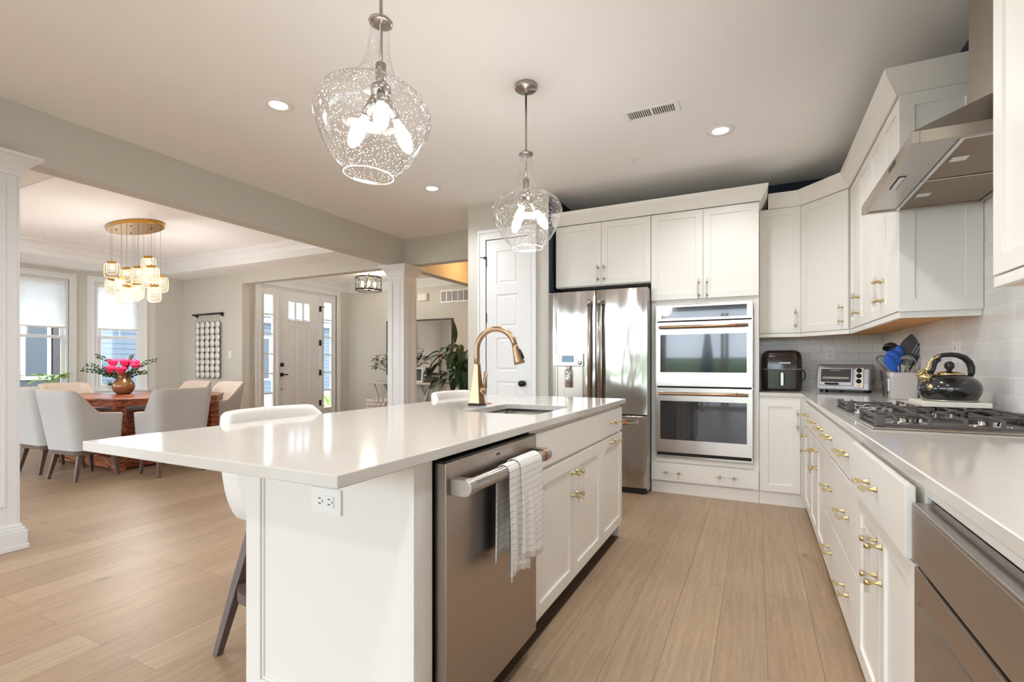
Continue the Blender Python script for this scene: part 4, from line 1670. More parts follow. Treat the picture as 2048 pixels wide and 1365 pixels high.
def towel_sheet(y0, y1, zf, zb, off, seedv):
    """over a bar at world X -0.732, z 0.80 ; bar radius .0215 ; front side +X"""
    R = 0.0215 + off
    prof = []
    nF = 16
    for k in range(nF + 1):
        prof.append((R, zf + (0.80 - zf) * k / nF, (0.80 - zf) * (1 - k / nF)))
    for k in range(1, 9):
        a = pi * k / 9
        prof.append((R * cos(a), 0.80 + R * sin(a), -R * a))
    for k in range(nF + 1):
        z = 0.80 - (0.80 - zb) * k / nF
        prof.append((-R, z, -R * pi - (0.80 - z)))
    ny = 20
    V = []
    for i, (x, z, s) in enumerate(prof):
        row = []
        for j in range(ny + 1):
            v = j / ny
            y = y0 + (y1 - y0) * v
            low = max(0, (0.80 - z)) / 0.35
            wav = 0.011 * sin(v * 9.5 + seedv + z * 3) * min(1, low * 1.6) + 0.005 * sin(v * 21 + seedv * 2) * min(1, low * 2)
            sgn = 1 if x > 0 else -1
            yy = y + 0.012 * low * (v - 0.5) + 0.01 * low * (-1)
            zz = z + (0.020 * sin(v * 3 + seedv) * low if low > 0.8 else 0)
            xx = -0.732 + x + (abs(wav) if sgn > 0 else wav * 0.3)
            row.append((Vector((xx, yy, zz)), (yy, s)))
        V.append(row)
    verts = [[tw.bm.verts.new(p[0]) for p in r] for r in V]
    for i in range(len(V) - 1):
        for j in range(ny):
            f = tw.bm.faces.new((verts[i][j], verts[i][j + 1], verts[i + 1][j + 1], verts[i + 1][j]))
            f.smooth = True
            for lp, (a, b3) in zip(f.loops, ((i, j), (i, j + 1), (i + 1, j + 1), (i + 1, j))):
                lp[uvl].uv = V[a][b3][1]


towel_sheet(1.415, 1.56, 0.45, 0.50, 0.0022, 0.4)
towel_sheet(1.49, 1.665, 0.49, 0.52, 0.0085, 2.1)
to = tw.obj('dish_towel', 'towel', solid=0.003, recalc=False)
tag(to, 'white waffle dish towel with dashed lines over the dishwasher handle', 'towel')

# sink ---------------------------------------------------------------------
sk = thing('sink', 'stainless undermount sink in the island countertop', 'sink', (-1.115, 2.3525, 0.884))
hx, hy = 0.205, 0.268
B = bmesh.new()


def rr(hx, hy, r, z, n=5):
    out = []
    for (cx, cy, a0) in ((hx - r, hy - r, 0), (-hx + r, hy - r, 90), (-hx + r, -hy + r, 180), (hx - r, -hy + r, 270)):
        for k in range(n + 1):
            a = radians(a0 + 90 * k / n)
            out.append(B.verts.new((cx + r * cos(a), cy + r * sin(a), z)))
    return out


R_ = [rr(hx + 0.02, hy + 0.02, 0.03, -0.001), rr(hx, hy, 0.035, -0.001), rr(hx - 0.004, hy - 0.004, 0.04, -0.15), rr(hx - 0.03, hy - 0.03, 0.05, -0.19), rr(0.04, 0.04, 0.03, -0.197)]
for a, b2 in zip(R_, R_[1:]):
    k = len(a)
    for i in range(k):
        f = B.faces.new((a[i], a[(i + 1) % k], b2[(i + 1) % k], b2[i]))
        f.smooth = True
B.faces.new(R_[-1])
m = MB()
m.bm.free()
m.bm = B
m.obj('basin', 'sink', sk)
MB().lathe([(0, 0.003), (0.03, 0.003), (0.042, 0.001), (0.042, -0.004)], 24, c=(0, 0, -0.196)).obj('drain', 'steelshiny', sk)

# faucet -------------------------------------------------------------------
fa = thing('faucet', 'brushed bronze gooseneck pull-down faucet beside the sink', 'faucet', (-1.42, 2.425, 0.914))
MB().tube([(0, 0, 0), (0, 0, 0.010)], 0.0535, 4, square=True).obj('base_plate', 'blackmetal', fa, bevel=0.002)
m = MB()
m.tube([(0, 0, 0.010), (0, 0, 0.08), (0, 0, 0.15), (0, 0, 0.20), (0, 0, 0.236)], [0.0515, 0.041, 0.031, 0.025, 0.0225], 4, square=True)
m.obj('body', 'bronze', fa, bevel=0.005, seg=3)
Rg = 0.117
zc_ = 0.313
sp2 = [Vector((0, 0, 0.22)), Vector((0, 0, 0.27))]
for k in range(0, 19):
    a = pi - (pi - 0.20) * k / 18
    sp2.append(Vector((Rg + Rg * cos(a), 0, zc_ + Rg * sin(a))))
rot = Matrix.Rotation(radians(4), 4, 'Z')
spr = [rot @ p for p in sp2]
MB().tube(spr, 0.0155, 20).obj('spout', 'bronze', fa)
d = (spr[-1] - spr[-2]).normalized()
e0 = spr[-1]
hd_ = MB().tube([e0, e0 + d * 0.002, e0 + d * 0.01, e0 + d * 0.09, e0 + d * 0.105], [0.0155, 0.017, 0.0175, 0.029, 0.030], 22).obj('spray_head', 'bronze', fa)
sd = Vector((0.95, 0, 0.25)).normalized()
MB().tube([e0 + d * 0.028 + sd * 0.020, e0 + d * 0.05 + sd * 0.025, e0 + d * 0.082 + sd * 0.029], 0.0075, 8).obj('spray_button', 'black', hd_)
m = MB()
m.tube([(0.012, 0.0, 0.082), (0.048, 0.008, 0.082)], 0.022, 18)
m.tube([(0.048, 0.008, 0.082), (0.053, 0.009, 0.082)], [0.022, 0.016], 18)
m.tube([(0.042, 0.007, 0.095), (0.045, 0.009, 0.13), (0.052, 0.012, 0.192)], [0.008, 0.009, 0.0115], 12)
m.obj('lever', 'bronze', fa)
bt = MB().lathe([(0, 0.0045), (0.011, 0.0045), (0.013, 0.0025), (0.026, 0.0018), (0.028, 0)], 24).obj('disposal_button', 'copper')
bt.location = (-1.425, 2.56, 0.9145)
tag(bt, 'small round copper disposal switch button behind the sink', 'button')

# ================================================================== APPLIANCES
fr = thing('refrigerator', 'stainless french door refrigerator with dispenser under the wall cabinet', 'refrigerator', (-1.782, 4.385, 0))
W = 0.928
MB().box(0.004, W - 0.004, 0.07, 0.76, 0.02, 1.80).obj('body', 'toaster', fr, bevel=0.004)
MB().box(0.02, W - 0.02, 0.04, 0.07, 0.03, 1.80).obj('door_gasket', 'dark', fr)
hw = W / 2


def arch_door(x0, x1, z0, z1, m, name, cut=None):
    """slightly crowned stainless door"""
    q = MB()
    nx = 10
    cx = (x0 + x1) / 2
    pts = []
    for i in range(nx + 1):
        x = x0 + (x1 - x0) * i / nx
        u = (x - cx) / ((x1 - x0) / 2)
        pts.append((x, 0.012 * u * u * u * u))
    poly = pts + [(x1, 0.055), (x0, 0.055)]
    q.poly_prism(poly, z0, z1)
    return q.obj(name, m, fr, bevel=0.003)


dl_ = arch_door(0.0, hw - 0.003, 0.70, 1.822, 'fridge', 'door')
dr_ = arch_door(hw + 0.003, W, 0.70, 1.822, 'fridge', 'door')
fz = arch_door(0.0, W, 0.055, 0.688, 'fridge', 'freezer_drawer')
for x, par in ((hw - 0.045, dl_), (hw + 0.048, dr_)):
    q = MB()
    q.tube([(x, -0.05, 0.80), (x, -0.05, 1.725)], 0.0165, 16)
    for z in (0.83, 1.70):
        q.tube([(x, -0.05, z), (x, 0.005, z)], 0.011, 12)
    h = q.obj('handle', 'steelv', par)
    MB().tube([(x, -0.05, 1.682), (x, -0.05, 1.729)], 0.0185, 16).obj('end_cap', 'nickel', h)
q = MB()
q.tube([(0.08, -0.05, 0.628), (W - 0.07, -0.05, 0.628)], 0.015, 16)
for x in (0.12, W - 0.09):
    q.box(x - 0.018, x + 0.018, -0.045, 0.004, 0.613, 0.643)
h = q.obj('handle', 'nickel', fz)
MB().tube([(W - 0.20, -0.05, 0.628), (W - 0.165, -0.05, 0.628)], 0.0158, 16).obj('copper_band', 'copper', h)
# dispenser
x0, x1 = 0.072, 0.354
q = MB().box(x0, x1, -0.018, 0.004, 1.128, 1.245)
cp = q.obj('dispenser_panel', 'steel', dl_, bevel=0.003)
MB().box(0.145, 0.262, -0.0195, -0.017, 1.165, 1.225).obj('display', 'screen', cp)
q = MB()
for (bx, bz) in ((0.118, 1.19), (0.118, 1.215), (0.286, 1.19), (0.286, 1.215)):
    q.sphere((bx, -0.018, bz), 0.009, 1, 0.3, 0.7, 10, 6)
q.obj('buttons', 'plastic_w', cp)
MB().lathe([(0, 0), (0.019, 0), (0.019, 0.010), (0, 0.011)], 18, mtx=Matrix.Translation((0.322, -0.018, 1.158)) @ Matrix.Rotation(radians(90), 4, 'X')).obj('dial', 'steelshiny', cp)
q = MB()
q.box(x0 + 0.008, x0 + 0.026, -0.008, 0.002, 0.80, 1.128).box(x1 - 0.026, x1 - 0.008, -0.008, 0.002, 0.80, 1.128)
q.box(x0 + 0.026, x1 - 0.026, -0.004, 0.002, 0.80, 1.128)
q.obj('dispenser_niche', 'steelv', dl_, bevel=0.002)
MB().box(x0 + 0.04, x0 + 0.095, -0.0055, -0.003, 0.81, 1.12).obj('niche_stripe', 'steelv', dl_)
MB().tube([(0.212, -0.028, 0.93), (0.212, -0.028, 1.09)], 0.03, 16).tube([(0.212, -0.02, 1.09), (0.212, -0.02, 1.128)], 0.022, 12).obj('water_paddle', 'steelshiny', dl_)
MB().box(0.02, 0.12, 0.06, 0.3, 1.80, 1.828).box(W - 0.1, W - 0.01, 0.06, 0.3, 1.80, 1.828).obj('hinge_cover', 'toaster', fr, bevel=0.003)
MB().box(0.03, W - 0.03, 0.03, 0.5, 0.0, 0.05).obj('kick_grille', 'black', fr)

# double wall oven
ov = thing('double_wall_oven', 'stainless double wall oven built into the tall white cabinet', 'oven', (-0.805, YFc - 0.02, 0))
W = 0.778
MB().box(0.003, W - 0.003, 0.022, 0.55, 0.337, 1.660).obj('chassis', 'dark', ov)
MB().box(0.0, W, -0.003, 0.020, 0.328, 0.342).box(0.0, 0.010, -0.003, 0.020, 0.342, 1.53).box(W - 0.010, W, -0.003, 0.020, 0.342, 1.53).obj('trim_frame', 'ovensteel', ov)
MB().box(0.0, W, -0.022, 0.018, 1.525, 1.663).obj('control_panel', 'ovensteel', ov, bevel=0.003)
MB().box(0.045, W - 0.045, -0.0235, -0.020, 1.548, 1.645).obj('display_glass', 'ovenglass', ov, bevel=0.001)


def oven_door(z0, z1, wz0, wz1, hz):
    d = MB().box(0.0, W, -0.03, 0.018, z0, z1).obj('door', 'ovensteel', ov, bevel=0.003)
    MB().box(0.04, W - 0.045, -0.0318, -0.028, wz0, wz1).obj('window', 'ovenglass', d, bevel=0.0015)
    q = MB().tube([(0.035, -0.078, hz), (W - 0.035, -0.078, hz)], 0.0135, 16)
    for x in (0.05, W - 0.05):
        q.box(x - 0.016, x + 0.016, -0.08, -0.03, hz - 0.013, hz + 0.013)
    h = q.obj('handle', 'bronze', d, bevel=0.001)
    MB().tube([(W - 0.135, -0.078, hz), (W - 0.115, -0.078, hz)], 0.0143, 16).obj('copper_band', 'copper', h)
    return d


oven_door(0.952, 1.515, 1.075, 1.405, 1.468)
oven_door(0.372, 0.940, 0.485, 0.825, 0.890)
MB().box(0.012, W - 0.012, -0.004, 0.018, 0.343, 0.368).obj('vent_slot', 'dark', ov)

# range hood
hd = thing('range_hood', 'stainless pyramid range hood above the cooktop', 'range hood', (0, 0, 0))
hx0, hx1, hy0, hy1, hz0, hz1 = 0.478, XR - 0.013, 2.13, 3.05, 1.905, 1.947
cx0, cy0, cy1 = 0.80, 2.46, 2.72
q = MB()
# rim: hollow box ring
q.box(hx0, hx0 + 0.022, hy0, hy1, hz0, hz1).box(hx1 - 0.022, hx1, hy0, hy1, hz0, hz1)
q.box(hx0 + 0.022, hx1 - 0.022, hy0, hy0 + 0.022, hz0, hz1).box(hx0 + 0.022, hx1 - 0.022, hy1 - 0.022, hy1, hz0, hz1)
q.obj('rim', 'hoodsteel', hd, bevel=0.0015)
q = MB()
lo = [(hx0, hy0), (hx1, hy0), (hx1, hy1), (hx0, hy1)]
up = [(cx0, cy0), (hx1, cy0), (hx1, cy1), (cx0, cy1)]
va = [q.bm.verts.new((x, y, hz1)) for x, y in lo]
vb = [q.bm.verts.new((x, y, 2.17)) for x, y in up]
for i in range(4):
    q.bm.faces.new((va[i], va[(i + 1) % 4], vb[(i + 1) % 4], vb[i]))
q.bm.faces.new(va[::-1])
q.bm.faces.new(vb)
q.obj('canopy', 'hoodsteel', hd)
MB().box(cx0, hx1, cy0, cy1, 2.17, CZ - 0.001).obj('chimney', 'hoodsteel', hd, bevel=0.001)
MB().box(hx0 + 0.022, hx0 + 0.136, hy0 + 0.022, hy1 - 0.022, hz0 + 0.006, hz0 + 0.012).obj('underside_panel', 'steel', hd)
for (ya, yb) in ((hy0 + 0.024, 2.588), (2.592, hy1 - 0.024)):
    f = MB().box(hx0 + 0.136, hx1 - 0.026, ya, yb, hz0 + 0.005, hz0 + 0.016).obj('filter', 'filter', hd, label='mesh grease filter')
    MB().box(hx0 + 0.136, hx0 + 0.15, ya, yb, hz0 + 0.001, hz0 + 0.006).box(hx0 + 0.15, hx1 - 0.026, ya, ya + 0.01, hz0 + 0.001, hz0 + 0.006).obj('filter_edge', 'steelshiny', f)
    yc = (ya + yb) / 2
    MB().box(hx0 + 0.165, hx0 + 0.215, yc - 0.035, yc + 0.015, hz0 - 0.001, hz0 + 0.006).obj('latch', 'steelshiny', f, bevel=0.001)
MB().box(0.522, 0.540, 2.51, 2.66, hz0 + 0.002, hz0 + 0.007).obj('lamp_cover', 'plastic_w', hd)
MB().box(0.518, 0.544, 2.505, 2.665, hz0 + 0.004, hz0 + 0.0065).obj('lamp_bezel', 'dark', hd)
MB().box(hx0 - 0.0015, hx0 + 0.002, 2.36, 2.46, hz0 + 0.012, hz0 + 0.03).obj('button_strip', 'black', hd)

# cooktop
ck = thing('gas_cooktop', 'stainless gas cooktop with cast iron grates on the right counter', 'cooktop', (0, 0, 0.914))
kx0, kx1, ky0, ky1 = 0.372, 0.90, 2.175, 3.16
MB().box(kx0, kx1, ky0, ky1, 0.0005, 0.009).obj('tray', 'steel', ck, bevel=0.004)
burn = [(0.53, 2.38), (0.76, 2.38), (0.70, 2.67), (0.53, 2.96), (0.76, 2.96)]
for i, (x, y) in enumerate(burn):
    bb_ = MB().lathe([(0.062, 0.009), (0.058, 0.013), (0.034, 0.014), (0.034, 0.026), (0, 0.026)], 24, c=(x, y, 0)).obj('burner', 'steelshiny', ck)
    MB().lathe([(0.03, 0.026), (0.032, 0.03), (0.03, 0.034), (0, 0.035)], 24, c=(x, y, 0)).obj('burner_cap', 'iron', bb_)


def grate(x0, x1, y0, y1, name='grate'):
    z0, z1 = 0.036, 0.047
    q = MB()

    def bar(xa, ya, xb, yb, w=0.011, za=z0, zb=z1):
        q.box(min(xa, xb) - (w / 2 if xa == xb else 0), max(xa, xb) + (w / 2 if xa == xb else 0), min(ya, yb) - (w / 2 if ya == yb else 0), max(ya, yb) + (w / 2 if ya == yb else 0), za, zb)
    # low perimeter frame
    for (a, b, c, d) in ((x0, y0, x1, y0), (x0, y1, x1, y1), (x0, y0, x0, y1), (x1, y0, x1, y1)):
        bar(a, b, c, d, 0.011, 0.012, 0.021)
    for x in (x0, x1):
        for y in (y0, y1):
            q.box(x - 0.014, x + 0.014, y - 0.014, y + 0.014, 0.009, z1 + 0.002)
    # raised fingers running along Y from both ends, bent down at the rim
    nx = 5 if x1 - x0 > 0.4 else 3
    ym = (y0 + y1) / 2
    for k in range(nx):
        x = x0 + (x1 - x0) * (k + 0.5) / nx
        for (ya, yb, ye) in ((y0 + 0.004, ym - 0.028, y0 + 0.004), (ym + 0.028, y1 - 0.004, y1 - 0.004)):
            q.box(x - 0.0048, x + 0.0048, ya, yb, z0, z1)
            q.box(x - 0.006, x + 0.006, ye - 0.006, ye + 0.006, 0.014, z1)
    # thick outer bars and the cross bar
    q.box(x0 - 0.006, x0 + 0.006, y0, y1, z0 - 0.002, z1)
    q.box(x1 - 0.006, x1 + 0.006, y0, y1, z0 - 0.002, z1)
    xm = (x0 + x1) / 2
    q.box(x0, xm - 0.05, ym - 0.005, ym + 0.005, z0, z1)
    q.box(xm + 0.05, x1, ym - 0.005, ym + 0.005, z0, z1)
    return q.obj(name, 'iron', ck, bevel=0.0025)


grate(0.40, 0.885, 2.205, 2.50)
grate(0.565, 0.885, 2.52, 2.82)
grate(0.40, 0.885, 2.84, 3.13)
for i, (x, y) in enumerate(((0.43, 2.56), (0.50, 2.615), (0.43, 2.67), (0.50, 2.725), (0.43, 2.78))):
    q = MB().lathe([(0.021, 0.009), (0.021, 0.013), (0.014, 0.015), (0.012, 0.022)], 18, c=(x, y, 0))
    q.box(x - 0.019, x + 0.019, y - 0.010, y + 0.010, 0.022, 0.043)
    q.obj('knob', 'steelshiny', ck, bevel=0.002)

# ================================================================== ITEMS ON THE RIGHT COUNTER
bd = MB().box(0.652, 0.882, 2.735, 2.97, 0.962, 0.984).obj('trivet_board', 'board', bevel=0.003)
tag(bd, 'cream square board on the cooktop grates under the kettle', 'board')
kt = thing('kettle', 'black whistling kettle with gold trim on the cooktop board', 'kettle', (0.772, 2.85, 0.985), radians(196))
kt.scale = (0.83, 0.83, 0.83)
MB().lathe([(0, 0.0), (0.105, 0.0), (0.114, 0.004), (0.116, 0.012), (0.128, 0.035), (0.1345, 0.062), (0.131, 0.088), (0.117, 0.112), (0.092, 0.131), (0.062, 0.142), (0.052, 0.144)], 48).obj('body', 'kettle', kt)
MB().lathe([(0.112, -0.001), (0.118, 0.001), (0.118, 0.007), (0.112, 0.008)], 48).obj('base_ring', 'nickel', kt)
ld = MB().lathe([(0.06, 0.140), (0.062, 0.144), (0.056, 0.149), (0.035, 0.156), (0.01, 0.160), (0, 0.160)], 40).obj('lid', 'gold', kt)
MB().lathe([(0, 0.158), (0.010, 0.159), (0.011, 0.165), (0.020, 0.176), (0.0225, 0.19), (0.018, 0.204), (0.008, 0.211), (0, 0.212)], 24).obj('knob', 'black', ld)
sp_ = MB().tube([(0.095, 0, 0.105), (0.118, 0, 0.128), (0.138, 0, 0.150)], [0.032, 0.026, 0.023], 20).tube([(0.136, 0, 0.148), (0.142, 0, 0.154)], [0.026, 0.026], 20).obj('spout', 'gold', kt)
# handle arc from spout side to rear
pts = []
for k in range(0, 21):
    a = radians(160 - 150 * k / 20)      # rear 10deg? arc in xz plane
    pts.append((-0.005 - 0.1 * cos(a) * 1.0, 0, 0.135 + 0.105 * sin(a)))
q = MB()
hp = [(-0.098, 0, 0.125), (-0.104, 0, 0.15), (-0.103, 0, 0.18), (-0.092, 0, 0.208), (-0.070, 0, 0.231), (-0.040, 0, 0.244), (-0.005, 0, 0.248), (0.03, 0, 0.245), (0.055, 0, 0.236)]
q.tube(hp, [0.011, 0.015, 0.017, 0.017, 0.016, 0.014, 0.0125, 0.012, 0.011], 14)
hh = q.obj('handle', 'black', kt)
MB().tube([(-0.088, 0, 0.113), (-0.098, 0, 0.128)], [0.020, 0.016], 14).obj('handle_bracket', 'gold', hh)
MB().tube([(0.05, 0, 0.240), (0.075, 0, 0.228), (0.095, 0, 0.205), (0.103, 0, 0.175), (0.112, 0, 0.150)], [0.012, 0.009, 0.008, 0.009, 0.013], 12).obj('spout_lever', 'gold', hh)
MB().tube([(0.048, 0, 0.225), (0.068, 0, 0.205), (0.075, 0, 0.170), (0.088, 0, 0.145)], [0.013, 0.012, 0.010, 0.012], 12).obj('lever_grip', 'black', hh)
MB().lathe([(0, 0.0), (0.019, 0.0), (0.019, 0.003), (0, 0.004)], 6, mtx=Matrix.Rotation(radians(22), 4, 'Z') @ Matrix.Translation((0.131, 0, 0.075)) @ Matrix.Rotation(radians(88), 4, 'Y')).obj('sticker', 'brass', kt)

# utensil crock
cr = thing('utensil_crock', 'pale stone square crock holding cooking utensils', 'crock', (0.872, 4.13, 0.914))
q = MB()
hw_ = 0.072


def sq_ring(B, h, r, z, n=5):
    out = []
    for (cx, cy, a0) in ((h - r, h - r, 0), (-h + r, h - r, 90), (-h + r, -h + r, 180), (h - r, -h + r, 270)):
        for k in range(n + 1):
            a = radians(a0 + 90 * k / n)
            out.append(B.verts.new((cx + r * cos(a), cy + r * sin(a), z)))
    return out


def sq_lathe(mb, prof, bottom=True, top=False):
    B = mb.bm
    rings = [sq_ring(B, h, r, z) for h, r, z in prof]
    for a, b2 in zip(rings, rings[1:]):
        k = len(a)
        for i in range(k):
            f = B.faces.new((a[i], a[(i + 1) % k], b2[(i + 1) % k], b2[i]))
            f.smooth = True
    if bottom:
        B.faces.new(rings[0][::-1])
    if top:
        B.faces.new(rings[-1])
    return mb


sq_lathe(q, [(0.066, 0.012, 0), (0.072, 0.014, 0.006), (0.073, 0.014, 0.145), (0.076, 0.014, 0.15), (0.076, 0.014, 0.163), (0.0735, 0.014, 0.168), (0.0735, 0.014, 0.178), (0.066, 0.012, 0.180), (0.064, 0.012, 0.02)])
q.obj('vessel', 'ceramic', cr)
MB().box(-0.079, -0.0725, -0.03, 0.03, 0.05, 0.135).obj('side_tag', 'plastic_w', cr, bevel=0.004)

CRX, CRY, CRZ = 0.872, 4.13, 0.914


def utensil(name, label, base, tip, r, m, head=None, cat='utensil', group=None):
    """handle from inside the crock to tip, with head builder"""
    t = thing(name, label, cat, (CRX + base[0], CRY + base[1], CRZ + 0.025), 0, group)
    b0 = Vector((0, 0, 0))
    tp = Vector((tip[0] - base[0], tip[1] - base[1], tip[2] - 0.025))
    MB().tube([b0, b0.lerp(tp, 0.5), tp], [r, r * 0.9, r * 0.8], 10).obj('shaft', m, t)
    d = (tp - b0).normalized()
    if head:
        head(t, tp, d)
    return t


def frame_from(d, yaxis):
    z = d.normalized()
    x = Vector(yaxis) - z * z.dot(Vector(yaxis))
    x.normalize()
    y = z.cross(x)
    m = Matrix((x, y, z)).transposed().to_4x4()
    return m


CAMV = Vector((-0.25, -1.0, 0.1))


def spoon_head(m_, L, Wd, depth=0.3, point=1.0):
    def f(t, tp, d):
        q = MB()
        fm = Matrix.Translation(tp + d * L * 0.42) @ frame_from(d, CAMV)
        q.sphere((0, 0, 0), 1.0, depth * Wd / 2, Wd / 2, L / 2, 20, 12)
        if point != 1.0:
            for v in q.bm.verts:
                if v.co.z > 0:
                    k = v.co.z / (L / 2)
                    v.co.y *= (1 - (1 - point) * k * k)
        q.xf(fm)
        q.obj('head', m_, t)
    return f


def turner_head(m_, L, Wd, slots=0, tip=0.15):
    def f(t, tp, d):
        fm = Matrix.Translation(tp) @ frame_from(d, CAMV)
        q = MB()
        n = 14
        out = []
        for k in range(n + 1):       # right side from base to tip
            u = k / n
            wv = Wd / 2 * (min(1, (0.25 + 2.4 * u)) if u < 0.32 else (1 - (1 - tip) * ((u - 0.32) / 0.68) ** 2.2))
            out.append((wv, u * L))
        poly = out + [(-a, b) for a, b in out[::-1]]
        va = [q.bm.verts.new((0.0015, a, b)) for a, b in poly]
        vb = [q.bm.verts.new((-0.0015, a, b)) for a, b in poly]
        q.bm.faces.new(va)
        q.bm.faces.new(vb[::-1])
        k = len(poly)
        for i in range(k):
            q.bm.faces.new((va[i], vb[i], vb[(i + 1) % k], va[(i + 1) % k]))
        q.xf(fm)
        q.obj('blade', m_, t)
        if slots:
            q = MB()
            for s in range(slots):
                y = (s - (slots - 1) / 2) * Wd * 0.15
                q.box(0.0014, 0.0024, y - 0.0022, y + 0.0022, L * 0.35, L * 0.82)
            q.xf(fm)
            q.obj('slots', 'grayplastic', t)
    return f


def ladle_head(m_, r, down=True):
    def f(t, tp, d):
        q = MB()
        prof = [(r * sin(a), -r * cos(a)) for a in [pi / 2 * k / 8 for k in range(9)]]
        prof[0] = (0, -r)
        rim = [(r - 0.003, 0)] + [((r - 0.003) * sin(a), -(r - 0.003) * cos(a)) for a in [pi / 2 * k / 8 for k in range(7, 0, -1)]] + [(0, -r + 0.003)]
        ax = Vector((-0.25, -0.45, -1)) if down else Vector((-0.5, -0.3, -0.6))
        fm = Matrix.Translation(tp) @ frame_from(ax.normalized(), (0, -1, 0))
        q.lathe(prof + rim, 24, mtx=fm)
        q.obj('bowl', m_, t)
    return f


U = utensil
U('cooking_ladle', 'black ladle leaning left in the utensil crock', (0.02, 0.02), (-0.055, 0.03, 0.335), 0.005, 'charcoal', ladle_head('charcoal', 0.046))
U('cooking_spoon', 'upright blue silicone spoon behind the other blue spoons', (0.0, 0.0), (-0.015, -0.01, 0.25), 0.006, 'blue', spoon_head('blue', 0.12, 0.058, 0.35))
U('cooking_spoon', 'round blue silicone spoon leaning left above the whisk', (0.01, -0.03), (-0.045, -0.045, 0.225), 0.006, 'blue', spoon_head('blue', 0.115, 0.08, 0.4))
U('cooking_spoon', 'lowest blue silicone spoon drooping left over the toaster oven', (0.03, -0.04), (-0.052, -0.06, 0.195), 0.006, 'blue', spoon_head('blue', 0.125, 0.062, 0.4))
U('turner', 'tall brown-black solid turner standing highest in the crock', (0.0, 0.0), (0.03, 0.0, 0.26), 0.006, 'charcoal', turner_head('charcoal', 0.175, 0.112, 0, 0.05))
U('turner', 'black slotted turner leaning right in the utensil crock', (-0.03, 0.02), (0.058, -0.035, 0.25), 0.006, 'charcoal', turner_head('black', 0.13, 0.105, 5, 0.35))
U('cooking_ladle', 'grey ladle turned upside down in the utensil crock', (0.03, -0.03), (0.018, -0.05, 0.245), 0.011, 'grayplastic', ladle_head('grayplastic', 0.05))
U('salad_tongs', 'grey curved tongs leaning right out of the crock toward the kettle', (0.0, -0.03), (0.06, -0.062, 0.195), 0.005, 'nickel', spoon_head('grayplastic', 0.15, 0.028, 0.3))


def whisk_head(t, tp, d):
    q = MB()
    fm = Matrix.Translation(tp) @ frame_from(d, CAMV)
    for k in range(5):
        a = pi * k / 5
        pts = []
        for i in range(17):
            u = i / 16
            s = sin(pi * u)
            z = 0.105 * (1 - (2 * u - 1) ** 2) ** 0.7
            x = 0.034 * (2 * u - 1) * (0.35 + 0.95 * s)
            pts.append(fm @ Vector((x * cos(a) * 1.5, x * sin(a) * 1.5, z)))
        q.tube(pts, 0.0016, 5)
    q.obj('wires', 'black', t)


U('whisk', 'black wire whisk hanging left out of the utensil crock', (0.04, -0.01), (-0.075, -0.02, 0.20), 0.006, 'nickel', whisk_head)

# round tray / pot lid edge between toaster and crock
# toaster oven
ta = thing('toaster_oven', 'silver toaster oven in the counter corner with three dials', 'toaster oven', (0.452, 4.915, 0.914), radians(-19))
Wt, Dt, Ht = 0.375, 0.215, 0.225
q = MB()
prof = [(0.0, 0.018), (0.0, 0.075), (0.022, 0.19), (0.045, 0.222), (0.07, 0.232), (0.19, 0.232), (0.21, 0.222), (0.215, 0.205), (0.215, 0.018)]
va = [q.bm.verts.new((0, y, z)) for y, z in prof]
vb = [q.bm.verts.new((Wt, y, z)) for y, z in prof]
q.bm.faces.new(va)
q.bm.faces.new(vb[::-1])
for i in range(len(prof)):
    j = (i + 1) % len(prof)
    q.bm.faces.new((va[i], va[j], vb[j], vb[i]))
q.obj('body', 'toaster', ta, bevel=0.012, seg=3)
sl_a = math.atan2(0.022, 0.115)
tilt = Matrix.Translation((0, 0.004, 0.075)) @ Matrix.Rotation(-sl_a, 4, 'X')
q = MB().box(0.022, 0.262, -0.010, 0.004, -0.022, 0.128)
q.xf(tilt)
dd = q.obj('door', 'toaster', ta, bevel=0.004)
q = MB().box(0.036, 0.248, -0.013, -0.008, 0.008, 0.118)
q.xf(tilt)
q.obj('glass', 'ovenglass', dd, bevel=0.001)
MB().tube([tilt @ Vector((0.07, -0.028, -0.008)), tilt @ Vector((0.165, -0.028, -0.008))], 0.007, 8).box(0.072, 0.165, -0.012, 0.002, 0.062, 0.075).obj('handle', 'black', dd)
q = MB()
for k in range(3):
    q.box(0.05, 0.235, -0.0145, -0.012, 0.035 + k * 0.006, 0.037 + k * 0.006)
q.xf(tilt)
q.obj('rack', 'nickel', dd)
text_mesh('lettering', 'Hamilton Beach', 0.0105, tilt @ Matrix.Translation((0.142, -0.0145, 0.105)) @ FRONT, 'white_e', dd)
q = MB().box(0.272, 0.335, -0.007, 0.004, -0.035, 0.128)
q.xf(tilt)
q.obj('dial_panel', 'nickel', ta, bevel=0.003)
for z in (0.105, 0.062, 0.018):
    q = MB().lathe([(0, 0.024), (0.012, 0.024), (0.013, 0.010), (0.018, 0.009), (0.018, 0)], 20, mtx=tilt @ Matrix.Translation((0.303, -0.007, z)) @ Matrix.Rotation(radians(90), 4, 'X'))
    q.obj('dial', ['black'], ta)
q = MB().box(0.29, 0.315, -0.0085, -0.006, -0.022, -0.014)
q.xf(tilt)
q.obj('indicator_lamp', 'redwood', ta)
q = MB()
for c0 in range(3):
    for r0 in range(4):
        q.box(Wt - 0.001, Wt + 0.001, 0.05 + c0 * 0.05, 0.085 + c0 * 0.05, 0.07 + r0 * 0.011, 0.075 + r0 * 0.011)
q.obj('side_vents', 'dark', ta)
for x in (0.035, 0.18, Wt - 0.035):
    MB().lathe([(0, 0), (0.014, 0), (0.014, 0.02), (0, 0.02)], 12, c=(x, 0.03, 0)).obj('foot', 'black', ta)
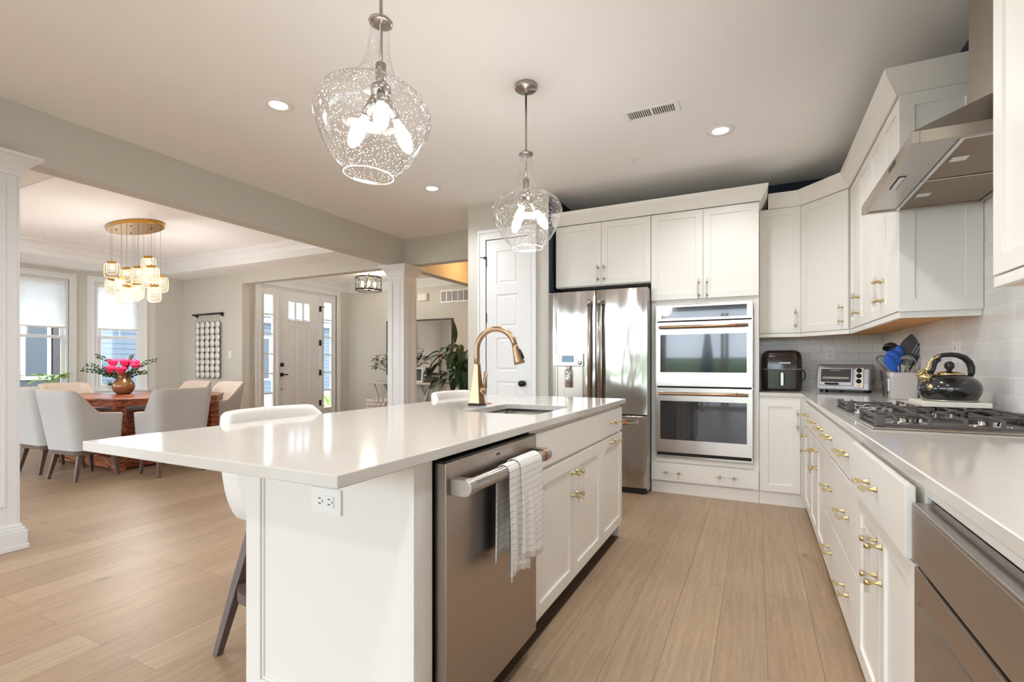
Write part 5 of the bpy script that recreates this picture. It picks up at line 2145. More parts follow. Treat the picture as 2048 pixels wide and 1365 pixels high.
for x in (0.035, Wt - 0.035):
    MB().lathe([(0, 0), (0.014, 0), (0.014, 0.02), (0, 0.02)], 12, c=(x, 0.19, 0)).obj('foot', 'black', ta)

tr_ = MB().lathe([(0, 0.0), (0.085, 0.0), (0.095, 0.006), (0.097, 0.006), (0.088, -0.004), (0, -0.004)], 40, mtx=Matrix.Rotation(radians(90), 4, 'Y')).obj('round_plate', 'kettle')
tr_.location = (0.775, 4.20, 0.914 + 0.098)
tr_.rotation_euler = (0, radians(-6), radians(-7))
tag(tr_, 'dark round plate standing on edge between toaster oven and utensil crock', 'plate')

# air fryer
af = thing('air_fryer', 'glossy espresso-black air fryer beside the tall oven cabinet', 'air fryer', (0.194, 4.985, 0.914))
q = MB()


def rect_ring(B, hx, hy, r, z, n=6):
    out = []
    for (cx, cy, a0) in ((hx - r, hy - r, 0), (-hx + r, hy - r, 90), (-hx + r, -hy + r, 180), (hx - r, -hy + r, 270)):
        for k in range(n + 1):
            a = radians(a0 + 90 * k / n)
            out.append(B.verts.new((cx + r * cos(a), cy + r * sin(a), z)))
    return out


def rect_lathe(mb, prof):
    rings = [rect_ring(mb.bm, *p) for p in prof]
    for a, b2 in zip(rings, rings[1:]):
        k = len(a)
        for i in range(k):
            f = mb.bm.faces.new((a[i], a[(i + 1) % k], b2[(i + 1) % k], b2[i]))
            f.smooth = True
    mb.bm.faces.new(rings[0][::-1])
    mb.bm.faces.new(rings[-1])
    return mb


rect_lathe(q, [(0.148, 0.138, 0.05, 0.002), (0.154, 0.144, 0.05, 0.012), (0.156, 0.146, 0.05, 0.18), (0.154, 0.144, 0.055, 0.29), (0.146, 0.137, 0.06, 0.325), (0.13, 0.12, 0.06, 0.345), (0.122, 0.112, 0.06, 0.347)])
q.obj('body', 'fryer', af)
q = rect_lathe(MB(), [(0.115, 0.10, 0.055, 0.346), (0.112, 0.097, 0.055, 0.352), (0.10, 0.088, 0.05, 0.353)])
q.obj('lid_panel', 'black', af)
q = MB().box(-0.15, 0.15, -0.1475, -0.14, 0.187, 0.191)
bk_ = MB().box(-0.11, 0.11, -0.149, -0.14, 0.02, 0.185).obj('basket_front', 'fryer', af, bevel=0.004)
q.obj('basket_seam', 'grayplastic', af)
q = MB().box(-0.019, 0.019, -0.185, -0.145, 0.045, 0.17).obj('basket_handle', 'fryer', bk_, bevel=0.008, seg=3)
MB().box(-0.009, 0.010, -0.1875, -0.184, 0.05, 0.16).obj('handle_plate', 'steelshiny', q)
text_mesh('lettering', 'nuwave', 0.028, Matrix.Translation((0.022, -0.1475, 0.245)) @ FRONT, 'white_e', af, bold=0.0006)
q = MB()
pts = [(0.15, 0.03, 0.19), (0.175, 0.03, 0.178), (0.188, 0.03, 0.15), (0.188, 0.03, 0.12), (0.175, 0.03, 0.095), (0.158, 0.03, 0.08)]
q.tube(pts, 0.0045, 8)
q.obj('cord_wrap', 'black', af)

# outlets on the tile
def outlet(label, loc, rz, w=0.075, h=0.118):
    t = thing('outlet', label, 'outlet', loc, rz)
    MB().box(-w / 2, w / 2, -0.005, 0, -h / 2, h / 2).obj('cover_plate', 'plastic_w', t, bevel=0.0015)
    s = MB().box(-0.017, 0.017, -0.007, -0.004, -0.034, 0.034)
    s.mi = 1
    for z in (-0.018, 0.018):
        s.box(-0.008, -0.0055, -0.0078, -0.0065, z - 0.004, z + 0.005).box(0.0055, 0.008, -0.0078, -0.0065, z - 0.004, z + 0.005).box(-0.002, 0.002, -0.0078, -0.0065, z - 0.011, z - 0.007)
    s.obj('receptacle', ['plastic_w', 'dark'], t)
    return t


outlet('white outlet on the back tile above the toaster oven', (0.58, YB - 0.0105, 1.24), 0)
outlet('white outlet on the right wall tile behind the kettle', (XR - 0.0105, 3.41, 1.213), radians(-90), 0.12)

# ================================================================== CEILING ITEMS
def downlight(label, x, y, z=CZ):
    t = thing('recessed_light', label, 'recessed light', (x, y, z), 0, None)
    MB().lathe([(0.052, -0.001), (0.056, -0.005), (0.088, -0.004), (0.092, 0.0), (0.052, 0.0)], 36).obj('trim_ring', 'plastic_w', t)
    MB().lathe([(0, -0.0015), (0.054, -0.0015), (0.054, 0.0), (0, 0.0)], 32).obj('lens', 'lamp', t)
    d = bpy.data.lights.new('recessed_light_lamp', 'SPOT')
    d.energy = 24
    d.color = (0.96, 0.98, 1.0)
    d.spot_size = radians(150)
    d.spot_blend = 0.8
    d.shadow_soft_size = 0.05
    o = bpy.data.objects.new('recessed_light_lamp', d)
    COL.objects.link(o)
    o.parent = t
    o.location = (0, 0, -0.02)


downlight('lit recessed light left of the nearer glass pendant', -2.731, 2.168)
downlight('lit recessed light between the two glass pendants over the walkway', -2.736, 3.839)
downlight('lit recessed light on the right, in front of the wall cabinets', -0.229, 3.789)


for (lx_, ly_) in ((-0.229, 2.15), (-0.229, 0.4), (-2.731, 0.5), (-0.229, -1.5), (-2.731, -1.5), (-5.6, -0.4), (-8.0, -0.4), (-5.6, -2.6)):  # unseen ceiling cans, added as fill to even out the room's brightness
    d = bpy.data.lights.new('added_fill_can_lamp', 'SPOT')
    d.energy = 24
    d.color = (0.96, 0.98, 1.0)
    d.spot_size = radians(150)
    d.spot_blend = 0.8
    d.shadow_soft_size = 0.05
    o = bpy.data.objects.new('added_fill_can_lamp', d)
    COL.objects.link(o)
    o.location = (lx_, ly_, CZ - 0.02)
    q = MB().lathe([(0.052, -0.001), (0.056, -0.005), (0.088, -0.004), (0.092, 0.0), (0.052, 0.0)], 36, c=(lx_, ly_, CZ))
    q.mi = 1
    q.lathe([(0, -0.0015), (0.054, -0.0015), (0.054, 0.0), (0, 0.0)], 32, c=(lx_, ly_, CZ))
    struct(q.obj('trim_added_fill_can', ['plastic_w', 'lamp']))  # ring and lens built around each added fill lamp


def sprinkler(label, x, y, z):
    t = thing('fire_sprinkler', label, 'sprinkler', (x, y, z))
    MB().lathe([(0, -0.003), (0.03, -0.003), (0.036, 0), (0, 0)], 24).obj('escutcheon', 'plastic_w', t)
    q = MB().tube([(0, 0, -0.002), (0, 0, -0.018)], 0.008, 8).tube([(0.009, 0, -0.015), (0.012, 0, -0.03), (0, 0, -0.038)], 0.0018, 5).tube([(-0.009, 0, -0.015), (-0.012, 0, -0.03), (0, 0, -0.038)], 0.0018, 5)
    q.lathe([(0, -0.040), (0.014, -0.040), (0.014, -0.038), (0, -0.037)], 12)
    q.obj('nozzle', 'plastic_w', t)


sprinkler('small ceiling sprinkler below the slotted vent near the wall cabinets', -0.887, 4.017, CZ)
sprinkler('small ceiling sprinkler in the kitchen near the dropped beam', -3.742, 4.028, CZ)
sprinkler('small ceiling sprinkler in the dining tray ceiling by the shaded window', -8.15, 3.03, CZ + 0.02)

vt_ = thing('ceiling_vent', 'white slotted supply vent in the kitchen ceiling', 'vent', (-0.616, 3.304, CZ), 0)
q = MB()
vw, vh = 0.178, 0.072
q.box(-vw, vw, -vh, -vh + 0.024, -0.006, 0).box(-vw, vw, vh - 0.024, vh, -0.006, 0).box(-vw, -vw + 0.03, -vh, vh, -0.006, 0).box(vw - 0.03, vw, -vh, vh, -0.006, 0).box(-0.006, 0.006, -vh, vh, -0.006, 0)
q.obj('frame', 'plastic_w', vt_, bevel=0.002)
MB().box(-vw + 0.02, vw - 0.02, -vh + 0.02, vh - 0.02, -0.001, -0.0002).obj('backing', 'dark', vt_)
q = MB()
for k in range(22):
    x = -vw + 0.035 + k * 0.0136
    q.box(x, x + 0.006, -vh + 0.024, vh - 0.024, -0.005, -0.001)
q.obj('slats', 'plastic_w', vt_)

# glass pendants --------------------------------------------------------------
pend_prof = [(0.030, -0.413), (0.0345, -0.43), (0.036, -0.47), (0.042, -0.52), (0.052, -0.56), (0.068, -0.60), (0.084, -0.630), (0.092, -0.636), (0.11, -0.641), (0.15, -0.660), (0.185, -0.688), (0.204, -0.720), (0.209, -0.745), (0.204, -0.778), (0.188, -0.822), (0.166, -0.866), (0.140, -0.905), (0.115, -0.934), (0.097, -0.950), (0.090, -0.957), (0.089, -0.966)]


def pendant(label, x, y, rz, tilt=0.0):
    t = thing('glass_pendant', label, 'pendant light', (x, y, CZ), rz)
    MB().lathe([(0, 0), (0.064, 0), (0.066, -0.004), (0.066, -0.022), (0.062, -0.026), (0.012, -0.028), (0.010, -0.045), (0, -0.045)], 36).obj('canopy', 'nickel', t)
    MB().tube([(0, 0, -0.03), (0, 0, -0.60)], 0.0065, 12).tube([(0, 0, -0.385), (0, 0, -0.40)], 0.011, 12).obj('rod', 'nickel', t)
    # the glass hangs from its cap slightly askew
    ax_ = Vector((-sin(radians(26.3)), cos(radians(26.3)), 0))
    ax_ = Matrix.Rotation(-rz, 3, 'Z') @ ax_
    tm = Matrix.Translation((0, 0, -0.40)) @ Matrix.Rotation(tilt, 4, ax_) @ Matrix.Translation((0, 0, 0.40))
    MB().lathe([(0, -0.402), (0.040, -0.402), (0.043, -0.406), (0.043, -0.412), (0.034, -0.415), (0, -0.415)], 28, mtx=tm).obj('glass_cap', 'nickel', t)
    MB().lathe(pend_prof, 64, mtx=tm).obj('glass_shade', 'seeded', t, recalc=False)
    # thick polished lip
    MB().lathe([(0.0885 + 0.0022 * cos(a), -0.966 + 0.0022 * sin(a)) for a in [2 * pi * k / 8 for k in range(8)]], 48, close=True, mtx=tm).obj('glass_lip', 'acrylic', t)
    MB().lathe([(0, -0.56), (0.019, -0.56), (0.019, -0.63), (0.017, -0.635), (0.034, -0.640), (0.036, -0.645), (0.036, -0.668), (0.030, -0.676), (0, -0.678)], 28).obj('socket_hub', 'nickel', t)
    for k in range(3):
        a = 2 * pi * k / 3 + 0.35
        d = Vector((cos(a) * 0.6, sin(a) * 0.6, -1)).normalized()
        p = Vector((cos(a) * 0.018, sin(a) * 0.018, -0.668))
        s = MB().tube([p, p + d * 0.082], 0.0165, 16).tube([p + d * 0.082, p + d * 0.086], 0.0185, 16).obj('socket', 'nickel', t)
        fm = Matrix.Translation(p + d * 0.086) @ frame_from(d, (0, 0, 1))
        MB().lathe([(0.012, 0), (0.015, 0.01), (0.026, 0.048), (0.029, 0.068), (0.025, 0.095), (0.013, 0.12), (0, 0.126)], 20, mtx=fm).obj('bulb', 'bulbglass', s)
        q = MB()
        for j in range(5):
            b = 2 * pi * j / 5
            q.tube([fm @ Vector((0.006 * cos(b), 0.006 * sin(b), 0.015)), fm @ Vector((0.014 * cos(b + 0.3), 0.014 * sin(b + 0.3), 0.06)), fm @ Vector((0.005 * cos(b), 0.005 * sin(b), 0.10))], 0.0028, 6)
        q.obj('filament', 'bulb', s)
    l = point('pendant_bulb_light', (0, 0, -0.84), 6, (1.0, 0.97, 0.93), 0.09)
    l.parent = t
    return t


pendant('seeded glass pendant nearest the camera over the island', -1.225, 1.403, 0.9, radians(4.5))
pendant('seeded glass pendant farther back, hanging before the pantry door', -1.225, 2.666, 0.2, radians(-1))

# ================================================================== BAR STOOLS
def bar_stool(label, x, y, rz=0.0):
    """local: front = +x (towards island), back at -x"""
    t = thing('bar_stool', label, 'bar stool', (x, y, 0), rz, 'upholstered counter stools at the island')
    Wd, Dp = 0.285, 0.25
    zs, zt = 0.545, 0.935

    def shell(off):
        # plan: rounded barrel, open at front; param u along arc
        def fn(u, v):
            a = radians(40) + u * radians(280)          # from front-right around the back to front-left
            cx = cos(a)
            sy = sin(a)
            top = zt - 0.24 * max(0, (cx + 0.65)) ** 1.0
            topz = max(0.70, top)
            z = zs + (topz - zs) * v
            flare = 0.95 + 0.05 * min(1, v * 1.8) - (0.10 * (1 - v) ** 6)
            rx = (Dp - off) * flare
            ry = (Wd - off) * flare
            p = 2.6
            ex = abs(cx) ** (2 / p) * (1 if cx >= 0 else -1)
            ey = abs(sy) ** (2 / p) * (1 if sy >= 0 else -1)
            return Vector((rx * ex - 0.015 * v, ry * ey, z))
        return fn
    fo, fi = shell(0.0), shell(0.038)
    q = MB()
    NU, NV = 44, 10
    q.grid(fo, NU, NV)
    q.mi = 1
    q.grid(fi, NU, NV)
    q.mi = 0
    # top roll between
    def roll(u, v):
        a, b2 = fo(u, 1), fi(u, 1)
        c = (a + b2) / 2
        r = (a - b2) / 2
        return c + r * cos(pi * v) + Vector((0, 0, 1)) * 0.02 * sin(pi * v)
    q.grid(roll, NU, 6)
    for uu in (0, 1):
        n = NV
        A = [q.bm.verts.new(fo(uu, j / n)) for j in range(n + 1)]
        B2 = [q.bm.verts.new(fi(uu, j / n)) for j in range(n + 1)]
        for j in range(n):
            q.bm.faces.new((A[j], A[j + 1], B2[j + 1], B2[j]))
    bmesh.ops.remove_doubles(q.bm, verts=q.bm.verts, dist=0.0008)
    q.obj('back_shell', ['leather', 'leather'], t)
    # seat
    q = MB()
    pl = [fo(k / 40, 0.12) for k in range(41)]
    base = [(p.x * 0.97, p.y * 0.97) for p in pl]
    q.poly_prism(base, zs + 0.004, zs + 0.10)
    q.obj('seat', 'leather', t, bevel=0.02, seg=3)
    q = MB()
    a = radians(180)
    q.tube([fo(0.5, j / 10) + Vector((-0.002, 0, 0)) for j in range(11)] + [roll(0.5, j / 5) + Vector((0, 0, 0.001)) for j in range(6)], 0.0022, 6)
    q.obj('back_seam', 'leather', t)
    # legs
    for sx in (-1, 1):
        for sy in (-1, 1):
            MB().tube([(sx * 0.09, sy * 0.13, zs + 0.01), (sx * 0.135, sy * 0.2, 0.25), (sx * 0.165, sy * 0.262, 0.0)], [0.029, 0.026, 0.019], 4, square=True).obj('leg', 'stoolwood', t, bevel=0.002)
    q = MB()
    prof = []
    for k in range(36):
        a = 2 * pi * k / 36
        prof.append((0.185 * cos(a), 0.265 * sin(a)))
    for k in range(36):
        k2 = (k + 1) % 36
        (xa, ya), (xb, yb) = prof[k], prof[k2]
        f = 0.86
        v = [(xa, ya), (xb, yb), (xb * f, yb * f), (xa * f, ya * f)]
        lo_ = [q.bm.verts.new((p[0], p[1], 0.228)) for p in v]
        hi_ = [q.bm.verts.new((p[0], p[1], 0.268)) for p in v]
        q.bm.faces.new(lo_[::-1])
        q.bm.faces.new(hi_)
        q.bm.faces.new((lo_[0], lo_[1], hi_[1], hi_[0]))
        q.bm.faces.new((lo_[2], lo_[3], hi_[3], hi_[2]))
    bmesh.ops.remove_doubles(q.bm, verts=q.bm.verts, dist=0.0005)
    q.obj('footrest_ring', 'stoolwood', t)
    return t


bar_stool('white upholstered counter stool at the near end of the island', -1.745, 1.50)
bar_stool('white upholstered counter stool behind the faucet, farther along the island', -1.755, 2.96)

# ================================================================== DINING
TCX, TCY = -6.75, 3.40
dt = thing('dining_table', 'red-brown wooden dining table with chunky pedestal base', 'dining table', (TCX, TCY, 0))
half = [(0.68, -0.57), (1.00, 0.33), (0.56, 0.70), (0.02, 0.80)]
poly = half + [(-a, -b) for a, b in half]
MB().poly_prism(poly, 0.755, 0.775).obj('tabletop', 'redwood', dt, bevel=0.003)
ap = [(a * 0.985, b * 0.985) for a, b in poly]
MB().poly_prism(ap, 0.69, 0.755).obj('apron', 'redwood', dt, bevel=0.002)
for sx in (-1, 1):
    for sy in (-1, 1):
        x, y = sx * 0.62, sy * 0.51
        p_ = MB().box(x - 0.05, x + 0.05, y - 0.05, y + 0.05, 0, 0.69)
        p_.obj('pedestal_post', 'redwood', dt, bevel=0.003)
q = MB()
for sy in (-1, 1):
    q.box(-0.55, 0.55, sy * 0.50 - 0.035, sy * 0.50 + 0.035, 0.02, 0.14)
for sx in (-1, 1):
    q.box(sx * 0.60 - 0.035, sx * 0.60 + 0.035, -0.45, 0.45, 0.02, 0.14)
q.box(-0.55, 0.55, -0.45, 0.45, 0.05, 0.10)
q.obj('base_frame', 'redwood', dt, bevel=0.003)
MB().box(-0.42, 0.42, -0.32, 0.32, 0.10, 0.62).obj('pedestal_core', 'redwood', dt, bevel=0.003)


def dining_chair(label, x, y, rz):
    """local: faces +x; back at -x"""
    t = thing('dining_chair', label, 'dining chair', (x, y, 0), rz, 'upholstered barrel dining chairs')
    zs = 0.30

    def shell(off):
        def fn(u, v):
            # path: right arm front -> back right -> back left -> left arm front
            s = u * 3.0
            hw, fd, bd = 0.29 - off, 0.18, 0.27 - off
            r = 0.09
            if s < 1:
                px, py = fd - s * (fd + bd - r), -hw
            elif s < 2:
                k = (s - 1)
                if k < 0.2:
                    a = k / 0.2 * pi / 2
                    px, py = -bd + r - r * sin(a), -hw + r - r * cos(a)
                elif k > 0.8:
                    a = (k - 0.8) / 0.2 * pi / 2
                    px, py = -bd + r - r * cos(a), hw - r + r * sin(a)
                else:
                    px, py = -bd, -hw + r + (k - 0.2) / 0.6 * (2 * hw - 2 * r)
            else:
                px, py = -bd + r + (s - 2) * (fd + bd - r), hw
            # top line: high at back, dropping in a slope to the arm
            if px < -0.215:
                top = 0.885
            elif px < -0.01:
                k = (px + 0.215) / 0.205
                k = k * 0.7 + 0.3 * k * k * (3 - 2 * k)
                top = 0.885 - k * 0.235
            else:
                top = 0.65 - 0.02 * (px + 0.01) / 0.27
            z = zs + (top - zs) * v
            lean = 1 - 0.13 * (1 - (z - zs) / 0.585)
            back = -0.055 * ((z - zs) / 0.585) if px < 0.0 else -0.055 * ((z - zs) / 0.585) * max(0, 1 - px / 0.25)
            return Vector((px * lean + back, py * lean, z))
        return fn
    fo, fi = shell(0.0), shell(0.05)
    NU, NV = 60, 8
    q = MB()
    q.grid(fo, NU, NV)
    q.mi = 1
    q.grid(fi, NU, NV)

    def roll(u, v):
        a, b2 = fo(u, 1), fi(u, 1)
        c = (a + b2) / 2
        r = (a - b2) / 2
        return c + r * cos(pi * v) + Vector((0, 0, 1)) * 0.014 * sin(pi * v)
    q.grid(roll, NU, 4)
    q.mi = 0
    for uu in (0, 1):
        A = [q.bm.verts.new(fo(uu, j / NV)) for j in range(NV + 1)]
        B2 = [q.bm.verts.new(fi(uu, j / NV)) for j in range(NV + 1)]
        for j in range(NV):
            q.bm.faces.new((A[j], A[j + 1], B2[j + 1], B2[j]))
    bmesh.ops.remove_doubles(q.bm, verts=q.bm.verts, dist=0.0008)
    q.obj('back_shell', ['linen', 'linen_in'], t)
    q = MB()
    pl = [fo(k / 60, 0.0) for k in range(61)]
    q.poly_prism([(p.x * 0.98, p.y * 0.98) for p in pl], zs - 0.002, zs + 0.16)
    q.obj('seat', 'linen', t, bevel=0.02, seg=3)
    q = MB()
    q.poly_prism([(p.x * 0.93, p.y * 0.93) for p in pl], zs - 0.045, zs - 0.002)
    q.obj('seat_rail', 'legwood', t, bevel=0.002)
    for sx in (-1, 1):
        for sy in (-1, 1):
            MB().tube([(sx * 0.165 if sx < 0 else 0.12, sy * 0.185, zs - 0.01), (sx * 0.225 if sx < 0 else 0.155, sy * 0.215, 0.0)], [0.031, 0.019], 4, square=True).obj('leg', 'legwood', t, bevel=0.002)
    return t


dining_chair('grey linen chair with its back to the camera, right of its neighbour', -6.14, 2.62, radians(96))
dining_chair('grey linen chair partly hidden behind the left paneled column', -6.86, 2.64, radians(92))
dining_chair('grey linen chair at the right end of the table, back toward the island', -5.60, 3.12, radians(176))
dining_chair('cream linen chair at the far side of the table, left of the pair', -7.50, 4.30, radians(-88))
dining_chair('cream linen chair at the far side of the table, right of the pair', -6.75, 4.30, radians(-92))
dining_chair('cream linen chair in front of the leftmost dining window', -7.98, 3.28, radians(4))

# vase and roses
VX, VY, VZ = -7.02, 3.36, 0.775
va_ = MB().lathe([(0, 0), (0.062, 0.0), (0.08, 0.012), (0.107, 0.055), (0.118, 0.095), (0.110, 0.135), (0.085, 0.172), (0.066, 0.20), (0.062, 0.225), (0.070, 0.25), (0.086, 0.268), (0.080, 0.268), (0.06, 0.245), (0.052, 0.22), (0.055, 0.20)], 40).obj('vase', 'vasebrown')
va_.location = (VX, VY, VZ)
tag(va_, 'round glazed brown vase holding pink roses on the dining table', 'vase')
roses = [(-0.105, -0.03, 0.385, 'leftmost upper pink rose in the brown vase'), (-0.085, -0.09, 0.30, 'lower left pink rose in the brown vase'), (0.035, -0.02, 0.385, 'middle upper pink rose in the brown vase'),
         (0.05, -0.10, 0.29, 'lower middle dark pink rose in the brown vase'), (0.125, 0.02, 0.375, 'upper right pink rose in the brown vase'), (0.165, -0.02, 0.335, 'rightmost pink rose in the brown vase'), (-0.02, 0.06, 0.36, 'pink rose at the back of the bouquet')]
for i, (x, y, z, lb) in enumerate(roses):
    # offsets in picture-ish frame: rotate so that +x runs right as seen from the island side
    rx = x * 0.9 - y * 0.45
    ry = x * 0.45 + y * 0.9
    t = thing('rose', lb, 'rose', (VX + rx, VY + ry, VZ + z), random.uniform(0, 6), 'pink roses in the vase')
    iv = Matrix.Rotation(-t.rotation_euler.z, 4, 'Z')
    q = MB()
    q.sphere((0, 0, 0), 0.028, 1, 1, 1.1, 14, 8)
    for ringi, (rr_, n_, h_) in enumerate(((0.030, 4, 0.075), (0.040, 5, 0.070), (0.047, 6, 0.060))):
        for k in range(n_):
            a = 2 * pi * k / n_ + ringi * 0.5
            def petal(u, v, a=a, rr_=rr_, h_=h_):
                w_ = (u - 0.5) * 1.35
                r = rr_ * (0.45 + 0.65 * v + 0.1 * v * v)
                return Vector((r * cos(a + w_), r * sin(a + w_), -0.040 + h_ * 1.25 * v * (1 - 0.5 * (u - 0.5) ** 2 * 2)))
            q.grid(petal, 5, 4)
    q.obj('bloom', 'rose', t, solid=0.0015)
    end = iv @ Vector((-rx * 0.85, -ry * 0.85, -z + 0.12))
    MB().tube([(0, 0, -0.02), end * 0.5 + Vector((0, 0, 0.01)), end], 0.003, 6).obj('stem', 'green', t)
sprigs = [(-0.42, -0.02, 0.36), (-0.36, 0.05, 0.47), (-0.30, -0.08, 0.28), (-0.5, 0.0, 0.30), (0.28, 0.0, 0.27), (0.36, 0.06, 0.42), (0.05, 0.08, 0.47), (-0.15, -0.12, 0.24), (0.22, -0.08, 0.30), (-0.22, -0.03, 0.30)]
for i, (x, y, z) in enumerate(sprigs):
    rx = x * 0.9 - y * 0.45
    ry = x * 0.45 + y * 0.9
    lb = ['long lowest-left', 'upper left', 'lower left drooping', 'farthest left', 'low right', 'farthest right', 'topmost upright', 'short front', 'right front', 'middle left'][i] + ' leafy green sprig in the rose vase'
    t = thing('eucalyptus_sprig', lb, 'sprig', (VX, VY, VZ + 0.15), 0, 'leafy sprigs in the vase')
    p0 = Vector((0, 0, 0))
    p2 = Vector((rx, ry, z - 0.15))
    p1 = Vector((rx * 0.35, ry * 0.35, (z - 0.15) * 0.75 + 0.03))
    pts = [(p0 * (1 - s) ** 2 + p1 * 2 * s * (1 - s) + p2 * s * s) for s in [k / 12 for k in range(13)]]
    MB().tube(pts, 0.0022, 5).obj('stem', 'olive', t)
    q = MB()
    for k in range(5, 13):
        for s in (-1, 1):
            for _ in range(2):
                c = pts[k] + Vector((random.uniform(-0.012, 0.012), random.uniform(-0.012, 0.012), s * random.uniform(0.008, 0.024)))
                q.sphere(c, 0.013, 1.1, 0.5, 0.75, 7, 5, mtx=Matrix.Rotation(random.uniform(0, 3), 4, 'Z'))
    q.obj('leaves', 'green', t)

# sill plants
def leaf_fn(base, direction, L, Wd, droop, twist=0.0):
    d = Vector(direction).normalized()
    side = d.cross(Vector((0, 0, 1)))
    if side.length < 1e-4:
        side = Vector((1, 0, 0))
    side.normalize()
    up = side.cross(d)

    def fn(u, v):
        w = Wd * (sin(pi * min(1, max(0.0, u)) ** 0.85)) * (v - 0.5)
        p = Vector(base) + d * (L * u) + Vector((0, 0, -droop * L * u * u)) + side * w + up * (abs(v - 0.5) * Wd * 0.35 * sin(pi * u))
        return p
    return fn


def potted(name, label, loc, n, L, Wd, m, potm, pr, phh, spread, seed, droop=0.3, stem=0.12, cat='plant'):
    rnd = random.Random(seed)
    t = thing(name, label, cat, loc)
    MB().lathe([(0, 0), (pr * 0.75, 0), (pr, phh), (pr * 0.92, phh), (pr * 0.8, phh * 0.8), (0, phh * 0.8)], 20).obj('pot', potm, t)
    q = MB()
    st = MB()
    for k in range(n):
        a = 2 * pi * k / n + rnd.uniform(-0.3, 0.3)
        el = rnd.uniform(0.25, 1.1)
        b = Vector((cos(a) * stem * spread, sin(a) * stem * spread, phh + stem * (0.5 + el)))
        st.tube([(0, 0, phh * 0.8), b * 0.6 + Vector((0, 0, phh * 0.3)), b], 0.0025, 5)
        q.grid(leaf_fn(b, (cos(a), sin(a), el * 0.6), L * rnd.uniform(0.75, 1.15), Wd, droop), 7, 4)
    st.obj('stems', m, t)
    q.obj('leaves', m, t, solid=0.001)
    return t


def sill_z():
    return WZ0


potted('potted_plant', 'bright green leafy plant on the leftmost window sill', (-9.46, 3.58, WZ0), 13, 0.20, 0.10, 'brightgreen', 'ceramic', 0.07, 0.08, 1.1, 3, 0.4, 0.09)
potted('potted_plant', 'dark leafed plant peeking out beside the left column at the window', (-9.49, 3.12, WZ0), 8, 0.13, 0.05, 'green', 'ceramic', 0.06, 0.09, 0.8, 5, 0.6, 0.10)
mp_ = mW2 @ Vector((0.42, -0.01, 0))
suc = thing('potted_succulent', 'small spiky dark succulent on the sill behind the vase', 'plant', (mp_.x, mp_.y, WZ0))
MB().lathe([(0, 0), (0.045, 0), (0.055, 0.06), (0.05, 0.06), (0.04, 0.05), (0, 0.05)], 18).obj('pot', 'washedwood', suc)
q = MB()
for k in range(22):
    a = 2.4 * k
    el = 0.2 + k * 0.06
    d = Vector((cos(a), sin(a), el)).normalized()
    q.tube([Vector((0, 0, 0.05)), Vector((0, 0, 0.05)) + d * 0.06, Vector((0, 0, 0.055)) + d * 0.12], [0.008, 0.007, 0.001], 5)
q.obj('spikes', 'green', suc)

# chandelier ----------------------------------------------------------------
CHX, CHY, CHZ = -6.73, 3.34, CZ + 0.02
ch = thing('chandelier', 'oval brass chandelier with clustered glowing glass plates over the table', 'chandelier', (CHX, CHY, CHZ))
q = MB()
n = 48
a_, b_ = 0.48, 0.21
va = [q.bm.verts.new((a_ * cos(2 * pi * k / n), b_ * sin(2 * pi * k / n), 0)) for k in range(n)]
vb = [q.bm.verts.new((a_ * cos(2 * pi * k / n), b_ * sin(2 * pi * k / n), -0.045)) for k in range(n)]
q.bm.faces.new(va)
q.bm.faces.new(vb[::-1])
for k in range(n):
    q.bm.faces.new((va[k], va[(k + 1) % n], vb[(k + 1) % n], vb[k]))
q.obj('canopy', 'goldcanopy', ch, bevel=0.004)
q = MB()
for (sx, sy) in ((-0.25, 0.08), (-0.22, -0.09), (0.12, -0.1), (0.2, 0.08)):
    q.lathe([(0, -0.050), (0.009, -0.050), (0.009, -0.045)], 10, c=(sx, sy, 0))
q.obj('canopy_screws', 'dark', ch)
SH = [(-7.047, 3.25, 2.29, 0), (-7.19, 3.3, 2.1, 1), (-7.18, 3.42, 1.985, 1), (-6.933, 3.35, 2.224, 0), (-6.846, 3.25, 2.087, 1), (-7.0, 3.45, 2.071, 0),
      (-6.572, 3.3, 2.2, 0), (-6.70, 3.42, 2.176, 1), (-6.364, 3.3, 2.3, 0), (-6.60, 3.45, 2.238, 0), (-6.66, 3.22, 1.97, 1), (-6.85, 3.40, 2.01, 0),
      (-6.693, 3.35, 2.018, 0), (-6.30, 3.3, 2.184, 0), (-6.35, 3.42, 2.09, 0), (-6.243, 3.3, 1.954, 0)]
